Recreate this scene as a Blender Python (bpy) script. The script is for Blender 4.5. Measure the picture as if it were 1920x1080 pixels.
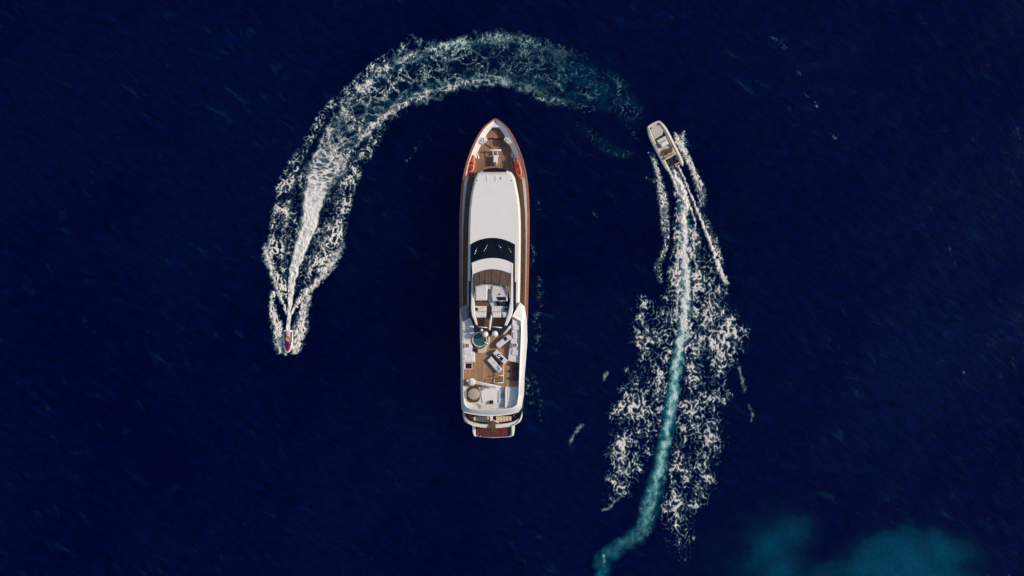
import bpy, bmesh, math, random
import numpy as np
from mathutils import Vector, Matrix

for o in list(bpy.data.objects):
    bpy.data.objects.remove(o)
SC = bpy.context.scene
COL = SC.collection
R = math.radians

# ------------------------------------------------------------------ camera, sky, sun, exposure
H = 150.0                    # drone height above the sea (m)
S = 0.0625                  # metres per photograph pixel on the sea surface
cam_d = bpy.data.cameras.new('camera')
cam = bpy.data.objects.new('camera', cam_d)
COL.objects.link(cam)
cam.location = (0, 0, H)
cam.rotation_euler = (0, 0, 0)
cam_d.sensor_width = 36.0
cam_d.lens = 36.0 * H / (1920 * S)
cam_d.clip_end = 30000
SC.camera = cam

SUN_EL, SUN_AZ = R(38), R(8)          # azimuth measured from +X towards +Y
w = bpy.data.worlds.new('World')
SC.world = w
w.use_nodes = True
nt = w.node_tree
sky = nt.nodes.new('ShaderNodeTexSky')
sky.sky_type = 'NISHITA'
sky.sun_disc = False
sky.sun_elevation = SUN_EL
sky.sun_rotation = math.pi / 2 - SUN_AZ
nt.links.new(sky.outputs[0], nt.nodes['Background'].inputs[0])
nt.nodes['Background'].inputs[1].default_value = 0.125
sv = Vector((math.cos(SUN_EL) * math.cos(SUN_AZ), math.cos(SUN_EL) * math.sin(SUN_AZ), math.sin(SUN_EL)))
sd = bpy.data.lights.new('sun', 'SUN')
sd.energy = 3.0
sd.angle = R(0.6)
sd.color = (1.0, 0.87, 0.70)
sun = bpy.data.objects.new('sun', sd)
COL.objects.link(sun)
sun.location = sv * 60
sun.rotation_euler = (-sv).to_track_quat('-Z', 'Y').to_euler()
SC.view_settings.view_transform = 'Standard'
SC.view_settings.look = 'None'
SC.view_settings.exposure = 0.0
SC.view_settings.gamma = 1.0
SC.view_settings.use_curve_mapping = False


# ------------------------------------------------------------------ photograph pixel -> place
def P(px, py, z=0.0):
    k = S * (H - z) / H
    return Vector(((px - 960) * k, -(py - 540) * k, z))


CROPS = {1: (840, 210, 7.717), 2: (840, 310, 7.717), 3: (840, 420, 7.717), 4: (840, 520, 7.717),
         5: (840, 600, 7.717), 6: (840, 690, 7.717)}


def C(i, pts):
    ox, oy, k = CROPS[i]
    if isinstance(pts[0], (int, float)):
        return (ox + pts[0] / k, oy + pts[1] / k)
    return [(ox + x / k, oy + y / k) for x, y in pts]


# ------------------------------------------------------------------ materials
def new_mat(name):
    m = bpy.data.materials.new(name)
    m.use_nodes = True
    return m, m.node_tree, m.node_tree.nodes['Principled BSDF']


def N(nt, t, **kw):
    n = nt.nodes.new(t)
    for k, v in kw.items():
        setattr(n, k, v)
    return n


def mathn(nt, op, a, b=None, c=None):
    n = nt.nodes.new('ShaderNodeMath')
    n.operation = op
    for i, v in enumerate((a, b, c)):
        if v is None:
            continue
        if isinstance(v, (int, float)):
            n.inputs[i].default_value = v
        else:
            nt.links.new(v, n.inputs[i])
    return n.outputs[0]


def ramp(nt, fac, stops):
    n = nt.nodes.new('ShaderNodeValToRGB')
    e = n.color_ramp.elements
    while len(e) > 1:
        e.remove(e[-1])
    e[0].position = stops[0][0]
    e[0].color = (*stops[0][1], 1)
    for p, c in stops[1:]:
        q = e.new(p)
        q.color = (*c, 1)
    nt.links.new(fac, n.inputs[0])
    return n.outputs[0]


def noise(nt, scale, detail=4, rough=0.55, vec=None, dist=0.0):
    n = nt.nodes.new('ShaderNodeTexNoise')
    n.inputs['Scale'].default_value = scale
    n.inputs['Detail'].default_value = detail
    n.inputs['Roughness'].default_value = rough
    n.inputs['Distortion'].default_value = dist
    if vec is None:
        vec = nt.nodes.new('ShaderNodeTexCoord').outputs['Object']
    nt.links.new(vec, n.inputs['Vector'])
    return n.outputs['Fac']


def mottled(name, c0, c1, rough=0.4, scale=2.5, metallic=0.0, bump=0.0, bscale=30, spec=0.5):
    m, nt, b = new_mat(name)
    f = noise(nt, scale, 6, 0.65)
    nt.links.new(ramp(nt, f, [(0.3, c0), (0.7, c1)]), b.inputs['Base Color'])
    b.inputs['Roughness'].default_value = rough
    b.inputs['Metallic'].default_value = metallic
    b.inputs['Specular IOR Level'].default_value = spec
    if bump:
        bp = nt.nodes.new('ShaderNodeBump')
        bp.inputs['Strength'].default_value = bump
        bp.inputs['Distance'].default_value = 0.02
        nt.links.new(noise(nt, bscale, 3), bp.inputs['Height'])
        nt.links.new(bp.outputs[0], b.inputs['Normal'])
    return m


def planks(name, c0, c1, caulk, width=0.15, rough=0.55, axis=0):
    """laid planking: caulked seams and a tint of its own for each plank"""
    m, nt, b = new_mat(name)
    tc = nt.nodes.new('ShaderNodeTexCoord').outputs['Object']
    sp = nt.nodes.new('ShaderNodeSeparateXYZ')
    nt.links.new(tc, sp.inputs[0])
    u = mathn(nt, 'DIVIDE', sp.outputs[axis], width)
    fl = mathn(nt, 'FLOOR', u)
    v = mathn(nt, 'DIVIDE', sp.outputs[1 - axis], 2.1)
    v2 = mathn(nt, 'FLOOR', mathn(nt, 'ADD', v, mathn(nt, 'MULTIPLY', fl, 0.37)))
    cb = nt.nodes.new('ShaderNodeCombineXYZ')
    nt.links.new(fl, cb.inputs[0])
    nt.links.new(v2, cb.inputs[1])
    wn = nt.nodes.new('ShaderNodeTexWhiteNoise')
    nt.links.new(cb.outputs[0], wn.inputs['Vector'])
    st = nt.nodes.new('ShaderNodeMapping')
    st.inputs['Scale'].default_value = (9, 0.8, 1) if axis == 0 else (0.8, 9, 1)
    nt.links.new(tc, st.inputs[0])
    g = noise(nt, 1.6, 5, 0.6, st.outputs[0])
    big = noise(nt, 0.5, 4, 0.6)
    mixf = mathn(nt, 'ADD', mathn(nt, 'MULTIPLY', wn.outputs['Value'], 0.45),
                 mathn(nt, 'ADD', mathn(nt, 'MULTIPLY', g, 0.45), mathn(nt, 'MULTIPLY', big, 0.35)))
    col = ramp(nt, mixf, [(0.3, c0), (0.85, c1)])
    fr = mathn(nt, 'FRACT', u)
    line = mathn(nt, 'LESS_THAN', fr, 0.12)
    mx = nt.nodes.new('ShaderNodeMix')
    mx.data_type = 'RGBA'
    nt.links.new(line, mx.inputs[0])
    nt.links.new(col, mx.inputs[6])
    mx.inputs[7].default_value = (*caulk, 1)
    nt.links.new(mx.outputs[2], b.inputs['Base Color'])
    b.inputs['Roughness'].default_value = rough
    bp = nt.nodes.new('ShaderNodeBump')
    bp.inputs['Distance'].default_value = 0.01
    bp.inputs['Strength'].default_value = 0.5
    nt.links.new(mathn(nt, 'SUBTRACT', g, line), bp.inputs['Height'])
    nt.links.new(bp.outputs[0], b.inputs['Normal'])
    return m


M = {}
M['white'] = mottled('white_gelcoat', (0.76, 0.72, 0.675), (0.80, 0.765, 0.72), 0.35, 0.9)
M['white_worn'] = mottled('worn_white_paint', (0.52, 0.49, 0.46), (0.76, 0.73, 0.69), 0.45, 2.2)
M['cushion'] = mottled('white_cushion', (0.62, 0.58, 0.57), (0.74, 0.70, 0.69), 0.9, 5, bump=0.4, bscale=14)
M['lilac'] = mottled('pale_vinyl', (0.60, 0.56, 0.57), (0.72, 0.68, 0.68), 0.6, 4)
M['cream'] = mottled('cream_cushion', (0.60, 0.47, 0.32), (0.72, 0.60, 0.44), 0.85, 6, bump=0.3, bscale=16)
M['mahogany'] = mottled('varnished_mahogany', (0.24, 0.085, 0.045), (0.36, 0.145, 0.075), 0.3, 3)
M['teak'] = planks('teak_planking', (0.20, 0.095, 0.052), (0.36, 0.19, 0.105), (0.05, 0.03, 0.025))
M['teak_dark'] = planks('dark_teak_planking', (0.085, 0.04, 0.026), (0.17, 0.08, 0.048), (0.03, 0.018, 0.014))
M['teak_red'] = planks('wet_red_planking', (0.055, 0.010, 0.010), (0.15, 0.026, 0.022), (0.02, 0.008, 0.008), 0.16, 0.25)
M['teak_gold'] = planks('golden_teak_planking', (0.25, 0.13, 0.068), (0.41, 0.235, 0.13), (0.11, 0.065, 0.045))  # paler golden-brown teak of the sundeck
M['glass'] = mottled('dark_tinted_glass', (0.003, 0.006, 0.020), (0.007, 0.012, 0.032), 0.06, 1.0)
M['maroon_glass'] = mottled('dark_maroon_glass', (0.012, 0.006, 0.018), (0.035, 0.012, 0.022), 0.15, 2.0)
M['brown_glass'] = mottled('brown_tinted_acrylic', (0.20, 0.13, 0.10), (0.28, 0.185, 0.145), 0.25, 2.0)
M['black'] = mottled('black_plastic', (0.006, 0.008, 0.018), (0.014, 0.016, 0.03), 0.35, 6)
M['steel'] = mottled('polished_steel', (0.55, 0.55, 0.56), (0.7, 0.7, 0.7), 0.2, 8, metallic=0.9)
M['chain'] = mottled('dull_steel_chain', (0.12, 0.12, 0.14), (0.25, 0.25, 0.28), 0.45, 20, metallic=0.6)
M['tub_water'] = mottled('spa_water', (0.018, 0.085, 0.095), (0.035, 0.13, 0.14), 0.05, 2.4, bump=0.25, bscale=5)
M['tub_rim'] = mottled('beige_spa_rim', (0.50, 0.43, 0.32), (0.62, 0.55, 0.43), 0.5, 4)
M['beige_cover'] = mottled('beige_canvas', (0.34, 0.28, 0.22), (0.46, 0.39, 0.32), 0.85, 5, bump=0.4, bscale=10)
M['pale_blue'] = mottled('pale_blue_shade_gelcoat', (0.50, 0.55, 0.58), (0.60, 0.64, 0.66), 0.4, 1.6)  # bluish pan gelcoat; also carries shade tint on wings, walkway and cradle
M['teal_mat'] = mottled('teal_fabric', (0.05, 0.13, 0.16), (0.12, 0.24, 0.27), 0.8, 6)
M['red'] = mottled('red_polyethylene', (0.42, 0.018, 0.012), (0.60, 0.04, 0.02), 0.35, 2)
M['dark_red'] = mottled('dark_red_polyethylene', (0.28, 0.012, 0.012), (0.42, 0.025, 0.02), 0.35, 2)
M['orange'] = mottled('orange_polyethylene', (0.62, 0.12, 0.02), (0.76, 0.19, 0.035), 0.35, 2)
M['magenta'] = mottled('crimson_gelcoat', (0.16, 0.002, 0.022), (0.26, 0.004, 0.04), 0.25, 3)
M['purple'] = mottled('deep_purple_plastic', (0.035, 0.004, 0.05), (0.07, 0.01, 0.09), 0.3, 5)
M['pinkvinyl'] = mottled('pale_pink_vinyl', (0.48, 0.33, 0.40), (0.62, 0.46, 0.52), 0.5, 6)
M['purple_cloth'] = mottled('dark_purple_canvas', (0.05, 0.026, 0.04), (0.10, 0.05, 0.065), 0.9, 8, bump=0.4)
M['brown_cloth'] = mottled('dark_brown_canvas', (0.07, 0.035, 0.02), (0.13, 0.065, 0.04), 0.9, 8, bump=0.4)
M['hypalon'] = mottled('beige_rubber_tube', (0.60, 0.54, 0.45), (0.70, 0.64, 0.55), 0.55, 3)
M['rubber'] = mottled('dark_rubber_strip', (0.02, 0.02, 0.025), (0.05, 0.045, 0.045), 0.6, 8)
M['greydeck'] = mottled('beige_nonskid_deck', (0.46, 0.41, 0.36), (0.57, 0.51, 0.45), 0.8, 5, bump=0.3, bscale=40)
M['skin'] = mottled('tanned_skin', (0.34, 0.17, 0.10), (0.44, 0.23, 0.14), 0.5, 10)
M['hair_dark'] = mottled('dark_hair', (0.02, 0.012, 0.008), (0.05, 0.03, 0.02), 0.6, 30)
M['hair_fair'] = mottled('fair_hair', (0.42, 0.32, 0.22), (0.55, 0.44, 0.32), 0.6, 30)
M['vest'] = mottled('orange_life_vest', (0.50, 0.11, 0.02), (0.65, 0.19, 0.04), 0.8, 9, bump=0.3)
M['maroon_cloth'] = mottled('maroon_cloth', (0.10, 0.015, 0.012), (0.18, 0.03, 0.025), 0.9, 9, bump=0.3)
M['darkred_cloth'] = mottled('dark_red_cloth', (0.17, 0.03, 0.02), (0.27, 0.055, 0.035), 0.9, 9, bump=0.3)
M['navy_cloth'] = mottled('navy_cloth', (0.012, 0.014, 0.035), (0.03, 0.03, 0.06), 0.9, 9)


# ------------------------------------------------------------------ object helpers
def tag(o, label=None, cat=None, group=None, kind=None):
    for k, v in (('label', label), ('category', cat), ('group', group), ('kind', kind)):
        if v:
            o[k] = v
    return o


def empty(name, loc, rz=0.0):
    o = bpy.data.objects.new(name, None)
    o.empty_display_size = 0.3
    o.location = loc
    o.rotation_euler = (0, 0, rz)
    COL.objects.link(o)
    return o


def link(name, me, mat, parent=None, smooth=None):
    o = bpy.data.objects.new(name, me)
    me.materials.append(M[mat] if isinstance(mat, str) else mat)
    COL.objects.link(o)
    if parent is not None:
        o.parent = parent
    return o


def build(name, bm, mat, parent=None, off=None, smooth=False, angle=None):
    if off is not None:
        bmesh.ops.translate(bm, verts=bm.verts, vec=-Vector(off))
    bmesh.ops.recalc_face_normals(bm, faces=bm.faces)
    me = bpy.data.meshes.new(name)
    bm.to_mesh(me)
    bm.free()
    if smooth:
        me.polygons.foreach_set('use_smooth', [True] * len(me.polygons))
        if angle:
            me.set_sharp_from_angle(angle=R(angle))
    me.update()
    return link(name, me, mat, parent)


def inset_poly(pts, d):
    """move each corner of a 2-D polygon inwards by d"""
    n = len(pts)
    area = sum(pts[i][0] * pts[(i + 1) % n][1] - pts[(i + 1) % n][0] * pts[i][1] for i in range(n))
    sgn = 1 if area > 0 else -1
    out = []
    for i in range(n):
        a, b, c = Vector(pts[i - 1][:2]), Vector(pts[i][:2]), Vector(pts[(i + 1) % n][:2])
        e1, e2 = (b - a), (c - b)
        if e1.length < 1e-6 or e2.length < 1e-6:
            out.append((b.x, b.y))
            continue
        e1.normalize()
        e2.normalize()
        n1, n2 = Vector((-e1.y, e1.x)) * sgn, Vector((-e2.y, e2.x)) * sgn
        q = n1 + n2
        if q.length < 1e-4:
            q = n1
        q.normalize()
        k = d / max(0.45, q.dot(n1))
        out.append((b.x + q.x * k, b.y + q.y * k))
    return out


def add_prism(bm, xy, z0, z1, ch=0.03):
    """upright prism with a chamfered top edge; xy in metres"""
    n = len(xy)
    top = inset_poly(xy, ch) if ch else xy
    rings = [[bm.verts.new((x, y, z0)) for x, y in xy]]
    if ch:
        rings.append([bm.verts.new((x, y, z1 - ch)) for x, y in xy])
    rings.append([bm.verts.new((x, y, z1)) for x, y in top])
    for a, b in zip(rings, rings[1:]):
        for i in range(n):
            j = (i + 1) % n
            bm.faces.new((a[i], a[j], b[j], b[i]))
    bm.faces.new(rings[-1])
    bm.faces.new(rings[0][::-1])


def pxy(pts, z):
    return [tuple(P(x, y, z)[:2]) for x, y in pts]


def rrect(cx, cy, wd, ht, r=0.0, ang=0.0, n=5):
    """rounded rectangle, angle clockwise in the picture, in degrees"""
    pts = []
    if r <= 0:
        pts = [(-wd / 2, -ht / 2), (wd / 2, -ht / 2), (wd / 2, ht / 2), (-wd / 2, ht / 2)]
    else:
        for sx, sy, a0 in ((1, -1, -90), (1, 1, 0), (-1, 1, 90), (-1, -1, 180)):
            for k in range(n + 1):
                a = R(a0 + 90 * k / n)
                pts.append((sx * (wd / 2 - r) + r * math.cos(a), sy * (ht / 2 - r) + r * math.sin(a)))
    ca, sa = math.cos(R(ang)), math.sin(R(ang))
    return [(cx + x * ca - y * sa, cy + x * sa + y * ca) for x, y in pts]


def circ(cx, cy, r, n=32):
    return [(cx + r * math.cos(2 * math.pi * k / n), cy + r * math.sin(2 * math.pi * k / n)) for k in range(n)]


def add_tube(bm, pts, rad, n=8, caps=True):
    pts = [Vector(p) for p in pts]
    rads = rad if isinstance(rad, (list, tuple)) else [rad] * len(pts)
    rings = []
    for i, p in enumerate(pts):
        d = (pts[min(i + 1, len(pts) - 1)] - pts[max(i - 1, 0)]).normalized()
        u = d.cross(Vector((0, 0, 1)))
        if u.length < 1e-3:
            u = Vector((1, 0, 0))
        u.normalize()
        v = d.cross(u).normalized()
        rings.append([bm.verts.new(p + (u * math.cos(2 * math.pi * k / n) + v * math.sin(2 * math.pi * k / n)) * rads[i])
                      for k in range(n)])
    for a, b in zip(rings, rings[1:]):
        for k in range(n):
            bm.faces.new((a[k], a[(k + 1) % n], b[(k + 1) % n], b[k]))
    if caps:
        bm.faces.new(rings[0][::-1])
        bm.faces.new(rings[-1])


def add_box(bm, c, s, rz=0.0, ch=0.0):
    cx, cy, cz = c
    hx, hy, hz = s[0] / 2, s[1] / 2, s[2] / 2
    ca, sa = math.cos(rz), math.sin(rz)
    pts = [(cx + x * ca - y * sa, cy + x * sa + y * ca) for x, y in ((-hx, -hy), (hx, -hy), (hx, hy), (-hx, hy))]
    add_prism(bm, pts, cz - hz, cz + hz, ch)


def add_ball(bm, c, r, sz=(1, 1, 1), u=20, v=12):
    bmesh.ops.create_uvsphere(bm, u_segments=u, v_segments=v, radius=r,
                              matrix=Matrix.Translation(c) @ Matrix.Diagonal((*sz, 1)))


def add_loft(bm, rings, closed=True, caps=True):
    vs = [[bm.verts.new(p) for p in r] for r in rings]
    n = len(vs[0])
    for a, b in zip(vs, vs[1:]):
        for k in range(n if closed else n - 1):
            bm.faces.new((a[k], a[(k + 1) % n], b[(k + 1) % n], b[k]))
    if caps and closed:
        bm.faces.new(vs[0][::-1])
        bm.faces.new(vs[-1])


def lathe_rings(cx, cy, prof, n=32):
    return [[(cx + r * math.cos(2 * math.pi * k / n), cy + r * math.sin(2 * math.pi * k / n), z) for k in range(n)]
            for r, z in prof]


# ------------------------------------------------------------------ noise on arrays (for the sea and the foam)
_rng = np.random.RandomState(11)
_perm = _rng.permutation(512)
_perm = np.concatenate([_perm, _perm])
_gang = _rng.rand(512) * 2 * np.pi
_gx, _gy = np.cos(_gang), np.sin(_gang)


def perlin(x, y, seed=0):
    xi = np.floor(x).astype(np.int64)
    yi = np.floor(y).astype(np.int64)
    xf, yf = x - xi, y - yi

    def g(ix, iy, dx, dy):
        h = _perm[(_perm[(ix + seed * 37) & 511] + iy + seed * 101) & 511]
        return _gx[h] * dx + _gy[h] * dy
    u = xf * xf * xf * (xf * (xf * 6 - 15) + 10)
    v = yf * yf * yf * (yf * (yf * 6 - 15) + 10)
    a = g(xi, yi, xf, yf) * (1 - u) + g(xi + 1, yi, xf - 1, yf) * u
    b = g(xi, yi + 1, xf, yf - 1) * (1 - u) + g(xi + 1, yi + 1, xf - 1, yf - 1) * u
    return (a * (1 - v) + b * v) * 1.4


def fbm(x, y, octs=4, seed=0, gain=0.5):
    t, a, s = 0.0, 1.0, 0.0
    for o in range(octs):
        t = t + a * perlin(x * 2 ** o, y * 2 ** o, seed + o)
        s += a
        a *= gain
    return t / s


def sstep(a, b, x):
    t = np.clip((x - a) / (b - a), 0, 1)
    return t * t * (3 - 2 * t)


def spline(pts, sub=4):
    p = np.array(pts, float)
    p = np.vstack([2 * p[0] - p[1], p, 2 * p[-1] - p[-2]])
    out = []
    for i in range(1, len(p) - 2):
        for k in range(sub):
            t = k / sub
            a, b, c, d = p[i - 1], p[i], p[i + 1], p[i + 2]
            out.append(0.5 * (2 * b + (c - a) * t + (2 * a - 5 * b + 4 * c - d) * t * t + (3 * b - a - 3 * c + d) * t ** 3))
    out.append(p[-2])
    return np.array(out)


def stroke(X, Y, pts, sub=4):
    """nearest distance to a smooth line whose points carry extra columns; returns |d|, side, arc length, columns"""
    q = spline(pts, sub)
    best = np.full(X.shape, 1e9)
    side = np.zeros(X.shape)
    arc = np.zeros(X.shape)
    cols = np.zeros(X.shape + (q.shape[1] - 2,))
    L = 0.0
    for a, b in zip(q, q[1:]):
        dx, dy = b[0] - a[0], b[1] - a[1]
        l2 = dx * dx + dy * dy
        if l2 < 1e-9:
            continue
        t = np.clip(((X - a[0]) * dx + (Y - a[1]) * dy) / l2, 0, 1)
        ex, ey = X - a[0] - t * dx, Y - a[1] - t * dy
        d = ex * ex + ey * ey
        m = d < best
        best[m] = d[m]
        side[m] = np.sign(dx * ey - dy * ex)[m]
        ln = math.sqrt(l2)
        arc[m] = (L + t * ln)[m]
        cols[m] = a[2:] + t[m][:, None] * (b[2:] - a[2:])
        L += ln
    return np.sqrt(best), side, arc, cols


def poly_sd(X, Y, pts):
    """signed distance to a polygon, positive inside"""
    ins = np.zeros(X.shape, bool)
    best = np.full(X.shape, 1e9)
    n = len(pts)
    for i in range(n):
        (x0, y0), (x1, y1) = pts[i], pts[(i + 1) % n]
        c = ((y0 > Y) != (y1 > Y)) & (X < (x1 - x0) * (Y - y0) / ((y1 - y0) or 1e-9) + x0)
        ins ^= c
        dx, dy = x1 - x0, y1 - y0
        t = np.clip(((X - x0) * dx + (Y - y0) * dy) / (dx * dx + dy * dy), 0, 1)
        best = np.minimum(best, (X - x0 - t * dx) ** 2 + (Y - y0 - t * dy) ** 2)
    d = np.sqrt(best)
    return np.where(ins, d, -d)


_wr = np.random.RandomState(5)
WAVES = []
for i in range(22):
    lam = 1.6 * (1.16 ** i) ** 0.75
    th = R(-55) + _wr.normal() * 0.55
    WAVES.append((2 * np.pi / lam * math.cos(th), 2 * np.pi / lam * math.sin(th), 0.0036 * lam ** 0.8, _wr.rand() * 6.28))


def wave(x, y):
    z = 0
    for kx, ky, a, p in WAVES:
        z = z + a * np.sin(kx * x + ky * y + p)
    return z


# ------------------------------------------------------------------ wake lines (photograph pixels; half width, strength...)
SKI_CORE = [(540.7, 622, 3.4, 1.0), (541, 612, 4, 1.0), (542.6, 592, 4.5, 1.0), (543.5, 564, 6.5, 1.0), (547, 528.6, 9, 1.0), (557, 486, 12, .97),
            (566, 458, 15, .93), (577, 430, 17.5, .88), (582, 402, 20, .80), (589, 370, 23, .72), (598, 339, 26, .64),
            (615, 309, 30, .58), (643, 257, 33, .50), (680, 208, 37, .44), (729, 169, 40, .38), (778, 143, 42, .33),
            (846, 123, 42, .30), (898, 113, 43, .26), (950, 110, 44, .22), (1002, 126, 46, .17), (1053, 144, 50, .11),
            (1105, 157, 50, .06), (1152, 176, 45, .035), (1185, 210, 30, .0)]
SKI_TAIL = [(1060, 222, 10, .08), (1100, 246, 14, .16), (1135, 274, 15, .24), (1160, 288, 12, .30), (1186, 286, 8, .16)]
BOAT_CORE = [(1261, 314, 10, 1.0), (1268, 333, 9, 1.0), (1276, 352, 8.5, 1.0), (1281, 375, 10, 1.0), (1283, 403, 12, .95),
             (1283, 437, 12, .88), (1283, 477, 12, .80), (1285, 513, 12, .82), (1285, 553, 13, .78), (1283, 600, 12, .74),
             (1276, 648, 12, .70), (1268.6, 684, 12, .66), (1263.7, 720, 12, .62), (1260, 749, 13, .58), (1254, 792, 14, .52),
             (1247, 830, 14, .48), (1240, 862, 15, .46), (1236, 887, 15, .44), (1227, 916, 16, .38), (1217, 948, 17, .33),
             (1212, 976, 16, .33), (1195, 1003, 16, .20), (1171, 1017, 16, .17), (1152, 1032, 14, .12), (1131, 1046, 14, .11),
             (1128, 1080, 12, .04)]

# ------------------------------------------------------------------ the sea
XMAX, YMAX, DX = 64.0, 36.5, 0.25


def axis_coords(mx):
    c = list(np.arange(-mx, mx + 1e-6, DX))
    step, x, ext = DX, mx, []
    while x < 9000:
        step *= 1.35
        x += step
        ext.append(x)
    return np.array([-e for e in ext[::-1]] + c + ext)


gx, gy = axis_coords(XMAX), axis_coords(YMAX)
GX, GY = np.meshgrid(gx, gy)
fade = sstep(0, 12, XMAX + 10 - np.abs(GX)) * sstep(0, 12, YMAX + 10 - np.abs(GY))
GZ = np.where(fade > 0, wave(GX, GY) * fade, 0)
PXW, PYW = GX / S + 960, 540 - GY / S
inn = (np.abs(GX) <= XMAX) & (np.abs(GY) <= YMAX)
aer = np.zeros(GX.shape)
sx, sy = PXW[inn], PYW[inn]
wx = sx + 7 * fbm(sx / 22, sy / 22, 3, 3)
wy = sy + 7 * fbm(sx / 22, sy / 22, 3, 9)
d, sd_, arc, c = stroke(wx, wy, SKI_CORE, 2)
a1 = sstep(1.25, 0.6, d / c[:, 0]) * np.clip(c[:, 1] * 0.4 + 0.02, 0, 0.18) * (0.6 + 0.6 * fbm(sx / 18, sy / 18, 3, 21)) * np.where(c[:, 1] > .55, 1, .45 + .75 * np.exp(-((d / c[:, 0] - .85) / .35) ** 2))
d, sd_, arc, c = stroke(wx, wy, SKI_TAIL, 2)
a1 = np.maximum(a1, sstep(1.3, 0.2, d / c[:, 0]) * c[:, 1] * 0.2)
d, sd_, arc, c = stroke(wx, wy, [(930, 110, 44, .03), (1010, 130, 50, .055), (1060, 148, 54, .065), (1110, 160, 54, .065), (1150, 175, 50, .06), (1185, 210, 36, .04)], 2)
a1 = np.maximum(a1, sstep(1.2, 0.3, d / c[:, 0]) * c[:, 1] * (1 + 1.6 * fbm(sx / 20, sy / 20, 4, 23)))
d, sd_, arc, c = stroke(wx, wy, BOAT_CORE, 2)
swirl = fbm(sx / 16, sy / 16, 4, 33)
far = sstep(800, 1000, sy)
a2 = sstep(1.25 + 0.25 * far, 0.25, d / c[:, 0]) * (0.50 - 0.20 * far) * (0.75 + 1.3 * swirl)
a1 = np.maximum(a1, np.clip(a2, 0, 1))
# pale patches where the sea floor rises, lower right
wx = sx + 40 * fbm(sx / 100, sy / 100, 4, 41) + 7 * fbm(sx / 20, sy / 20, 3, 43)
wy = sy + 40 * fbm(sx / 100, sy / 100, 4, 47) + 7 * fbm(sx / 20, sy / 20, 3, 49)
sh = np.zeros(sx.shape)
for cx, cy, rx, ry, am in ((1458, 1028, 34, 62, .26), (1480, 985, 50, 18, .14), (1665, 1055, 42, 45, .38), (1745, 1030, 46, 32, .34),
                           (1710, 1005, 50, 22, .2), (1690, 1085, 90, 40, .26), (1550, 1062, 150, 30, .12), (1775, 1070, 40, 30, .22),
                           (1390, 1000, 90, 60, .05)):
    sh = sh + 0.46 * am * (1 + 0.9 * fbm(sx / 40, sy / 40, 5, 53)) * np.exp(-(((wx - cx) / (rx * 1.3)) ** 2 + ((wy - cy - 16) / (ry * 1.25)) ** 2))
a1 = np.maximum(a1, 0.26 * np.tanh(sh / 0.26))
aer[inn] = a1
nx, ny = len(gx), len(gy)
idx = np.arange(nx * ny).reshape(ny, nx)
quads = np.stack([idx[:-1, :-1], idx[:-1, 1:], idx[1:, 1:], idx[1:, :-1]], -1).reshape(-1, 4)


def np_mesh(name, co, quads):
    me = bpy.data.meshes.new(name)
    me.vertices.add(len(co))
    me.vertices.foreach_set('co', co.astype(np.float32).ravel())
    me.loops.add(len(quads) * 4)
    me.loops.foreach_set('vertex_index', quads.astype(np.int32).ravel())
    me.polygons.add(len(quads))
    me.polygons.foreach_set('loop_start', np.arange(0, len(quads) * 4, 4, dtype=np.int32))
    me.polygons.foreach_set('use_smooth', np.ones(len(quads), bool))
    me.update(calc_edges=True)
    return me


def attr(me, name, data):
    a = me.attributes.new(name, 'FLOAT', 'POINT')
    a.data.foreach_set('value', data.astype(np.float32).ravel())


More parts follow.
